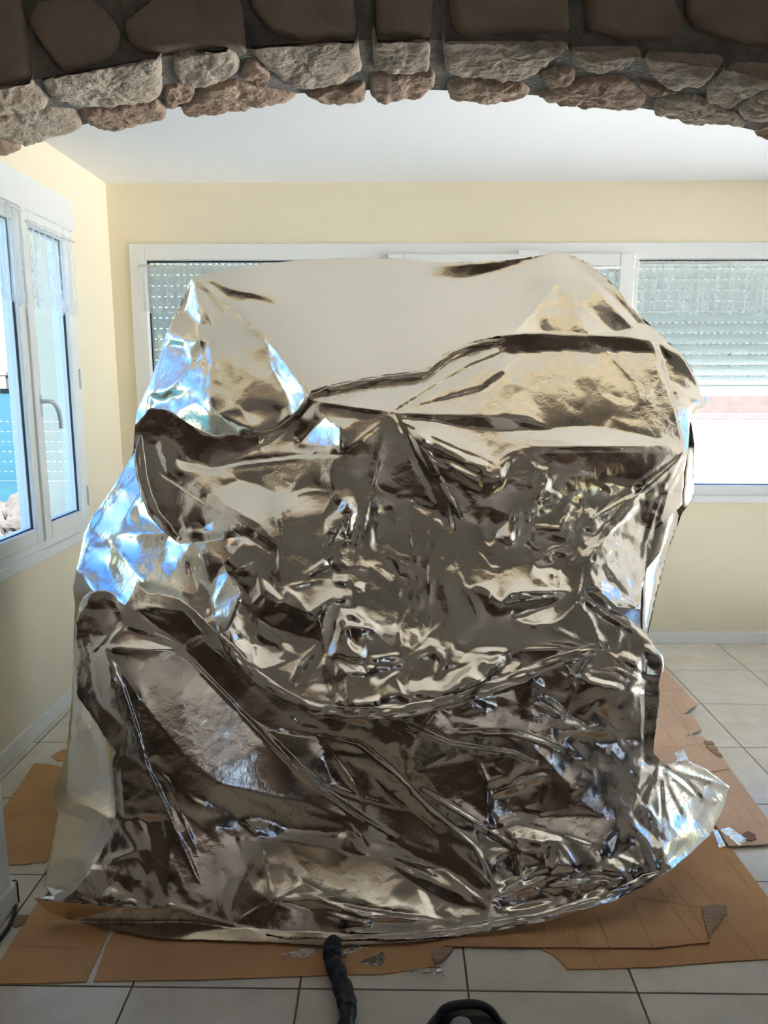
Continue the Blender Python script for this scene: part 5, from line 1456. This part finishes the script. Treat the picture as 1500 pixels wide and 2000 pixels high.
# ================================================================== flattened cardboard on the floor
def card_sheet(px, z0, label, material='card', thick=0.0035, wob=2.0, seed=0, creases=(), group='flattened cardboard sheets'):
    """flat sheet traced on the floor: px outline, own thickness, wavy cut edge"""
    pts = []
    n = len(px)
    for i in range(n):
        (x0, y0), (x1, y1) = px[i], px[(i + 1) % n]
        L = math.hypot(x1 - x0, y1 - y0); k = max(1, int(L / 9))
        nx, ny = -(y1 - y0) / max(L, 1e-6), (x1 - x0) / max(L, 1e-6)
        for j in range(k):
            t = j / k
            d = 0 if j == 0 else wob * noise.noise(Vector((x0 / 13 + t * L / 13, y0 / 13, seed)))
            pts.append((x0 + (x1 - x0) * t + nx * d, y0 + (y1 - y0) * t + ny * d))
    P = [at_z(u, v, z0 + thick) for u, v in pts]
    c = np.mean(P, axis=0)
    root = empty('cardboard_sheet', (float(c[0]), float(c[1]), z0))
    tag(root, label, 'cardboard', group)
    bm = bmesh.new()
    top = [bm.verts.new((p[0] - c[0], p[1] - c[1], thick)) for p in P]
    bot = [bm.verts.new((p[0] - c[0], p[1] - c[1], 0)) for p in P]
    m = len(P)
    f = bm.faces.new(top); bm.faces.new(list(reversed(bot)))
    for i in range(m): bm.faces.new((top[i], bot[i], bot[(i + 1) % m], top[(i + 1) % m]))
    link_bm('board', bm, M[material], root)
    for cr in creases:            # pressed fold lines: a shallow double ridge standing proud of the board
        (u0, v0), (u1, v1) = cr
        a, b = at_z(u0, v0, z0 + thick), at_z(u1, v1, z0 + thick)
        d = (b - a); d /= np.linalg.norm(d); nrm = np.array([-d[1], d[0], 0])
        V, Fc = [], []
        K = 8
        for s in range(K + 1):
            q = a + (b - a) * s / K - np.array([c[0], c[1], z0])
            w = 0.0045 + 0.0012 * noise.noise(Vector((s * 1.7, u0, v0)))
            for off, h in ((-w, 0.0), (-w * 0.5, 0.001), (0, 0.0001), (w * 0.5, 0.001), (w, 0.0)):
                p = q + nrm * off; V.append((p[0], p[1], thick + h + 0.00015))
        for s in range(K):
            for r in range(4):
                i = s * 5 + r
                Fc.append((i, i + 1, i + 6, i + 5))
        link_mesh('crease', V, Fc, M[material], root)
    return root

card_sheet([(-60, 1690), (-40, 1640), (0, 1588), (68, 1490), (90, 1492), (118, 1497), (165, 1500), (165, 1640), (110, 1660), (88, 1684), (40, 1688), (0, 1690)], 0.0, 'brown cardboard sheet by the left baseboard, behind the foil corner', seed=1, creases=[((5, 1600), (150, 1565))])
card_sheet([(100, 1476), (126, 1462), (150, 1470), (150, 1487), (112, 1485)], 0.0, 'small cardboard corner peeking out between left baseboard and foil', seed=2, wob=1)
card_sheet([(100, 1735), (72, 1766), (40, 1812), (0, 1878), (-28, 1921), (60, 1920), (168, 1917), (203, 1842), (214, 1812), (222, 1780), (200, 1735)], 0.0, 'brown cardboard sheet at the front left with a slanted right edge', seed=3, wob=1.0, creases=[((22, 1846), (160, 1852))])
card_sheet([(240, 1795), (208, 1843), (183, 1916), (320, 1914), (450, 1911), (640, 1904), (750, 1902), (800, 1895), (848, 1886), (852, 1872), (870, 1862), (886, 1850), (872, 1815), (700, 1800), (400, 1795)], 0.0, 'long strip of brown cardboard along the front of the foil, torn at its right end', seed=4, wob=1.0)
card_sheet([(1040, 1800), (1056, 1852), (1075, 1862), (1092, 1874), (1108, 1893), (1176, 1892), (1280, 1888), (1380, 1880), (1450, 1876), (1540, 1870), (1540, 1810), (1500, 1752), (1424, 1651), (1390, 1605), (1300, 1580), (1150, 1650)], 0.0, 'large cardboard sheet at the lower right, its front edge torn, under the creased sheet', 'card', seed=5, wob=1.5,
           creases=[((1150, 1852), (1172, 1890)), ((1390, 1640), (1470, 1740)), ((1420, 1800), (1480, 1870))])
card_sheet([(866, 1790), (866, 1846), (900, 1847), (1080, 1850), (1276, 1851), (1386, 1840), (1388, 1822), (1374, 1800), (1370, 1772), (1400, 1765), (1388, 1735), (1345, 1662), (1300, 1600), (1100, 1650)], 0.0052, 'creased brown cardboard sheet in front of the right foil hem, with a torn corner', 'card', seed=6, wob=1.0,
           creases=[((1236, 1760), (1276, 1850)), ((1288, 1735), (1360, 1835)), ((1310, 1720), (1378, 1818)), ((1330, 1690), (1398, 1766)), ((1170, 1790), (1190, 1850)), ((1120, 1805), (1135, 1850)), ((1240, 1752), (1372, 1772))])
card_sheet([(1300, 1500), (1392, 1602), (1424, 1652), (1470, 1650), (1540, 1645), (1530, 1625), (1500, 1600), (1470, 1560), (1432, 1508), (1410, 1475), (1384, 1452), (1330, 1440)], 0.0105, 'pinkish cardboard sheet beside the foil flare, with clear tape and a brown stain', 'card_pale', seed=7, wob=1.5,
           creases=[((1330, 1455), (1450, 1600)), ((1365, 1452), (1490, 1618))])
card_sheet([(1262, 1320), (1299, 1304), (1320, 1330), (1341, 1353), (1348, 1362), (1361, 1376), (1346, 1386), (1333, 1395), (1350, 1394), (1360, 1408), (1370, 1424), (1354, 1431), (1340, 1438), (1373, 1438), (1396, 1460), (1412, 1484), (1424, 1502), (1340, 1512), (1270, 1500)], 0.0155, 'ragged pinkish cardboard sheet along the right side of the foil, edge torn in steps', 'card_pale', seed=8, wob=2.5,
           creases=[((1300, 1372), (1378, 1470)), ((1312, 1362), (1346, 1428)), ((1322, 1358), (1344, 1392)), ((1288, 1410), (1345, 1490)), ((1292, 1460), (1385, 1452)), ((1290, 1350), (1330, 1345))])

def scrap(px, z, label, name='cardboard_scrap', material='card_torn', ridges=7, lift=0.0016, category='cardboard scrap'):
    """small torn piece with its bare corrugation"""
    P = np.array([at_z(u, v, z) for u, v in px]); c = P.mean(0)
    lo, hi = P.min(0), P.max(0)
    bm = bmesh.new()
    ring = [bm.verts.new((p[0] - c[0], p[1] - c[1], 0)) for p in P]
    top = [bm.verts.new(((p[0] - c[0]) * 0.97, (p[1] - c[1]) * 0.97, 0.003)) for p in P]
    m = len(P)
    bm.faces.new(list(reversed(ring))); bm.faces.new(top)
    for i in range(m): bm.faces.new((ring[i], ring[(i + 1) % m], top[(i + 1) % m], top[i]))
    for k in range(ridges):
        y = lo[1] - c[1] + (hi[1] - lo[1]) * (k + 0.5) / ridges
        xs = []
        for i in range(m):
            (x0, y0), (x1, y1) = P[i][:2] - c[:2], P[(i + 1) % m][:2] - c[:2]
            if (y0 > y) != (y1 > y): xs.append(x0 + (x1 - x0) * (y - y0) / (y1 - y0))
        if len(xs) >= 2:
            h = (hi[1] - lo[1]) / ridges * 0.3
            add_box(bm, (min(xs), y - h, 0.002), (max(xs), y + h, 0.002 + lift))
    o = link_bm(name, bm, M[material])
    o.location = (float(c[0]), float(c[1]), z)
    return tag(o, label, category)
scrap([(18, 1800), (26, 1789), (56, 1788), (50, 1806), (30, 1812)], 0.001, 'tiny torn scrap of corrugated board lying against the black cable')
scrap([(1370, 1772), (1418, 1768), (1420, 1784), (1408, 1796), (1404, 1806), (1392, 1816), (1386, 1835), (1378, 1812), (1373, 1795)], 0.0098, 'torn grey flap of bare corrugation at the corner of the creased cardboard', ridges=9)
scrap([(842, 1868), (850, 1852), (886, 1850), (880, 1862), (862, 1880), (848, 1884)], 0.0048, 'torn end of bare corrugation on the front cardboard strip', ridges=8, lift=0.0014)
scrap([(1376, 1447), (1392, 1451), (1404, 1470), (1412, 1480), (1394, 1472), (1380, 1460)], 0.0202, 'curled brown torn flake on the ragged right cardboard edge', ridges=3, lift=0.004)

# clear tape, plastic film, stain
def film(px, z, label, name='clear_tape', amp=0.006, seed=0, n=16, category='tape'):
    """crinkled transparent strip: quad px subdivided"""
    C = [at_z(u, v, z) for u, v in px]
    V, Fc = [], []
    for j in range(n + 1):
        for i in range(n + 1):
            s, t = i / n, j / n
            p = (C[0] * (1 - s) + C[1] * s) * (1 - t) + (C[3] * (1 - s) + C[2] * s) * t
            e = min(s, 1 - s, t, 1 - t) * 6
            h = amp * (0.5 + 0.5 * noise.noise(Vector((p[0] * 60, p[1] * 60, seed)))) * min(1, e + 0.25)
            j_ = 0.006 * noise.noise(Vector((s * 5, t * 5, seed + 3)))
            V.append((p[0] + j_, p[1] + j_, z + h))
    for j in range(n):
        for i in range(n):
            a = j * (n + 1) + i
            Fc.append((a, a + 1, a + n + 2, a + n + 1))
    c = np.mean(V, axis=0)
    V = [(x - c[0], y - c[1], zz - z) for x, y, zz in V]
    o = link_mesh(name, V, Fc, M['film'], None, True)
    o.location = (float(c[0]), float(c[1]), z)
    return tag(o, label, category)
film([(1405, 1620), (1424, 1616), (1462, 1640), (1444, 1652)], 0.0152, 'crinkled clear tape next to the brown stain on the pinkish cardboard', seed=1)
film([(1390, 1618), (1402, 1622), (1418, 1652), (1406, 1656)], 0.0152, 'short strip of clear tape near the foil flare', seed=2, amp=0.003)
film([(1316, 1470), (1336, 1464), (1350, 1492), (1320, 1496)], 0.0202, 'shiny clear tape scrap on the cardboard just above the foil flare', seed=3, amp=0.02)
film([(540, 1868), (600, 1852), (648, 1858), (590, 1876)], 0.0045, 'thin wrinkled plastic film sticking out under the front hem, left of the black hose', 'plastic_film', 0.012, 4, category='plastic film')
film([(652, 1862), (700, 1848), (720, 1852), (672, 1872)], 0.0045, 'thin plastic film scrap under the front hem, right of the black hose', 'plastic_film', 0.010, 5, category='plastic film')
film([(700, 1880), (748, 1858), (752, 1880), (740, 1888)], 0.0042, 'clear packing tape stuck across the front cardboard strip', seed=6, amp=0.002)
film([(760, 1899), (860, 1888), (872, 1908), (840, 1904)], 0.0012, 'loose clear tape end curling off the front cardboard onto the tiles', seed=7, amp=0.006)
M['stain'] = mat('brown_glue_stain', (146, 92, 44), 0.4, vscale=40, rgb2=(120, 72, 32))
P = np.array([at_z(u, v, 0.0155) for u, v in [(1450, 1628), (1462, 1622), (1476, 1630), (1478, 1640), (1466, 1644), (1452, 1642)]])
c = P.mean(0)
bm = bmesh.new()
a = [bm.verts.new(tuple(p - c)) for p in P]; b = [bm.verts.new(tuple((p - c) * 0.85 + [0, 0, 0.0025])) for p in P]
bm.faces.new(list(reversed(a))); bm.faces.new(b)
for i in range(len(P)): bm.faces.new((a[i], a[(i + 1) % 6], b[(i + 1) % 6], b[i]))
o = link_bm('dried_glue_blob', bm, M['stain']); o.location = (float(c[0]), float(c[1]), 0.0150)
tag(o, 'dried brown glue blob on the pinkish cardboard by the clear tape', 'glue blob')

# black cable at the left pier
cable_pts = [at_z(u, v, 0.006) for u, v in [(14, 1738), (26, 1752), (30, 1772), (26, 1790), (14, 1815), (-4, 1840), (-40, 1880)]]
tag(tube('power_cable', smooth_path(cable_pts, 6), 0.0055, M['cable'], None, 10), 'black power cable curling on the tiles by the white pier', 'cable')

# black hose wrapped in tape
hose_px = [(652, 1838), (648, 1856), (650, 1874), (656, 1892), (662, 1912), (668, 1930), (675, 1950), (680, 1972), (677, 1996), (668, 2030), (655, 2080)]
hp = [at_z(u, v, 0.03) for u, v in hose_px]
path = smooth_path(hp, 8)
hose = empty('black_hose', path[0]); hose.location.z = 0
tag(hose, 'black tape-wrapped hose running from under the foil towards the viewer', 'hose')
bpy.context.view_layer.update()
rad = []
for i, p in enumerate(path):
    rad.append(0.021 + 0.003 * noise.noise(Vector((i * 0.2, 3, 1))))
o = tube('hose_body', path, rad, M['black_tape'], hose, 20)
o.matrix_parent_inverse = hose.matrix_world.inverted()
for v in o.data.vertices:
    v.co += Vector(noise.noise_vector(v.co * 55)) * 0.004
for k, (i0, i1) in enumerate(((4, 14), (20, 30), (38, 58))):
    sub = path[i0:i1]
    t = tube('tape_wrap', sub, [rad[min(i0 + q, len(rad) - 1)] + 0.003 + 0.001 * math.sin(q * 0.5 + k) for q in range(len(sub))], M['black_tape'], hose, 20)
    t.matrix_parent_inverse = hose.matrix_world.inverted()
    for v in t.data.vertices: v.co += Vector(noise.noise_vector(v.co * 48 + Vector((k, 0, 0)))) * 0.005

# vacuum cleaner, only its top in view
vy = 1.43
vc = at_y(914, 1985, vy); zt = float(at_y(914, 1951, vy)[2])
vac = empty('vacuum_cleaner', (float(vc[0]), vy, 0))
tag(vac, 'black canister vacuum cleaner with carrying handle at the bottom edge', 'vacuum cleaner')
def ellip(name, c, r, material, parent, seg=28, rings=16, power=2.6):
    V, Fc = [], []
    for i in range(rings + 1):
        ph = math.pi * i / rings - math.pi / 2
        for k in range(seg):
            th = 2 * math.pi * k / seg
            cp, sp_ = math.cos(ph), math.sin(ph); ct, st = math.cos(th), math.sin(th)
            f = lambda a: math.copysign(abs(a) ** (2 / power), a)
            V.append((c[0] + r[0] * f(cp) * f(ct), c[1] + r[1] * f(cp) * f(st), c[2] + r[2] * f(sp_)))
    for i in range(rings):
        for k in range(seg):
            Fc.append((i * seg + k, i * seg + (k + 1) % seg, (i + 1) * seg + (k + 1) % seg, (i + 1) * seg + k))
    return link_mesh(name, V, Fc, material, parent, True)
zb = zt - 0.046
ellip('body', (0.0, -0.095, zb - 0.052), (0.112, 0.16, 0.062), M['black_plastic'], vac)
ellip('lower_shell', (0.0, -0.10, 0.045), (0.118, 0.165, 0.045), M['grey_plastic'], vac)
ellip('side_panel', (0.085, -0.075, zb - 0.035), (0.022, 0.06, 0.032), M['grey_plastic'], vac, 16, 10)
ellip('side_panel', (-0.085, -0.075, zb - 0.035), (0.022, 0.06, 0.032), M['grey_plastic'], vac, 16, 10)
ellip('button', (-0.018, -0.052, zb + 0.016), (0.024, 0.034, 0.010), M['grey_plastic'], vac, 20, 10)
ellip('cover', (0.010, -0.058, zb + 0.006), (0.060, 0.056, 0.014), M['black_plastic'], vac, 24, 10)
tube('handle', smooth_path([(-0.072, -0.06, zb - 0.02), (-0.066, -0.02, zb + 0.014), (-0.046, -0.004, zb + 0.027), (0.0, 0.0, zb + 0.033), (0.036, -0.003, zb + 0.029), (0.060, -0.018, zb + 0.014), (0.074, -0.06, zb - 0.02)], 7), 0.0095, M['black_plastic'], vac, 12)
for sx in (-1, 1):
    V = []
    bmw = bmesh.new()
    bmesh.ops.create_cone(bmw, cap_ends=True, segments=28, radius1=0.055, radius2=0.055, depth=0.03)
    bmesh.ops.bevel(bmw, geom=[e for e in bmw.edges if e.calc_length() < 0.02 or True][:0] or bmw.edges[:], offset=0.006, segments=2, affect='EDGES')
    w = link_bm('wheel', bmw, M['black_plastic'], vac)
    w.rotation_euler = (0, math.pi / 2, 0); w.location = (sx * 0.128, -0.16, 0.055)
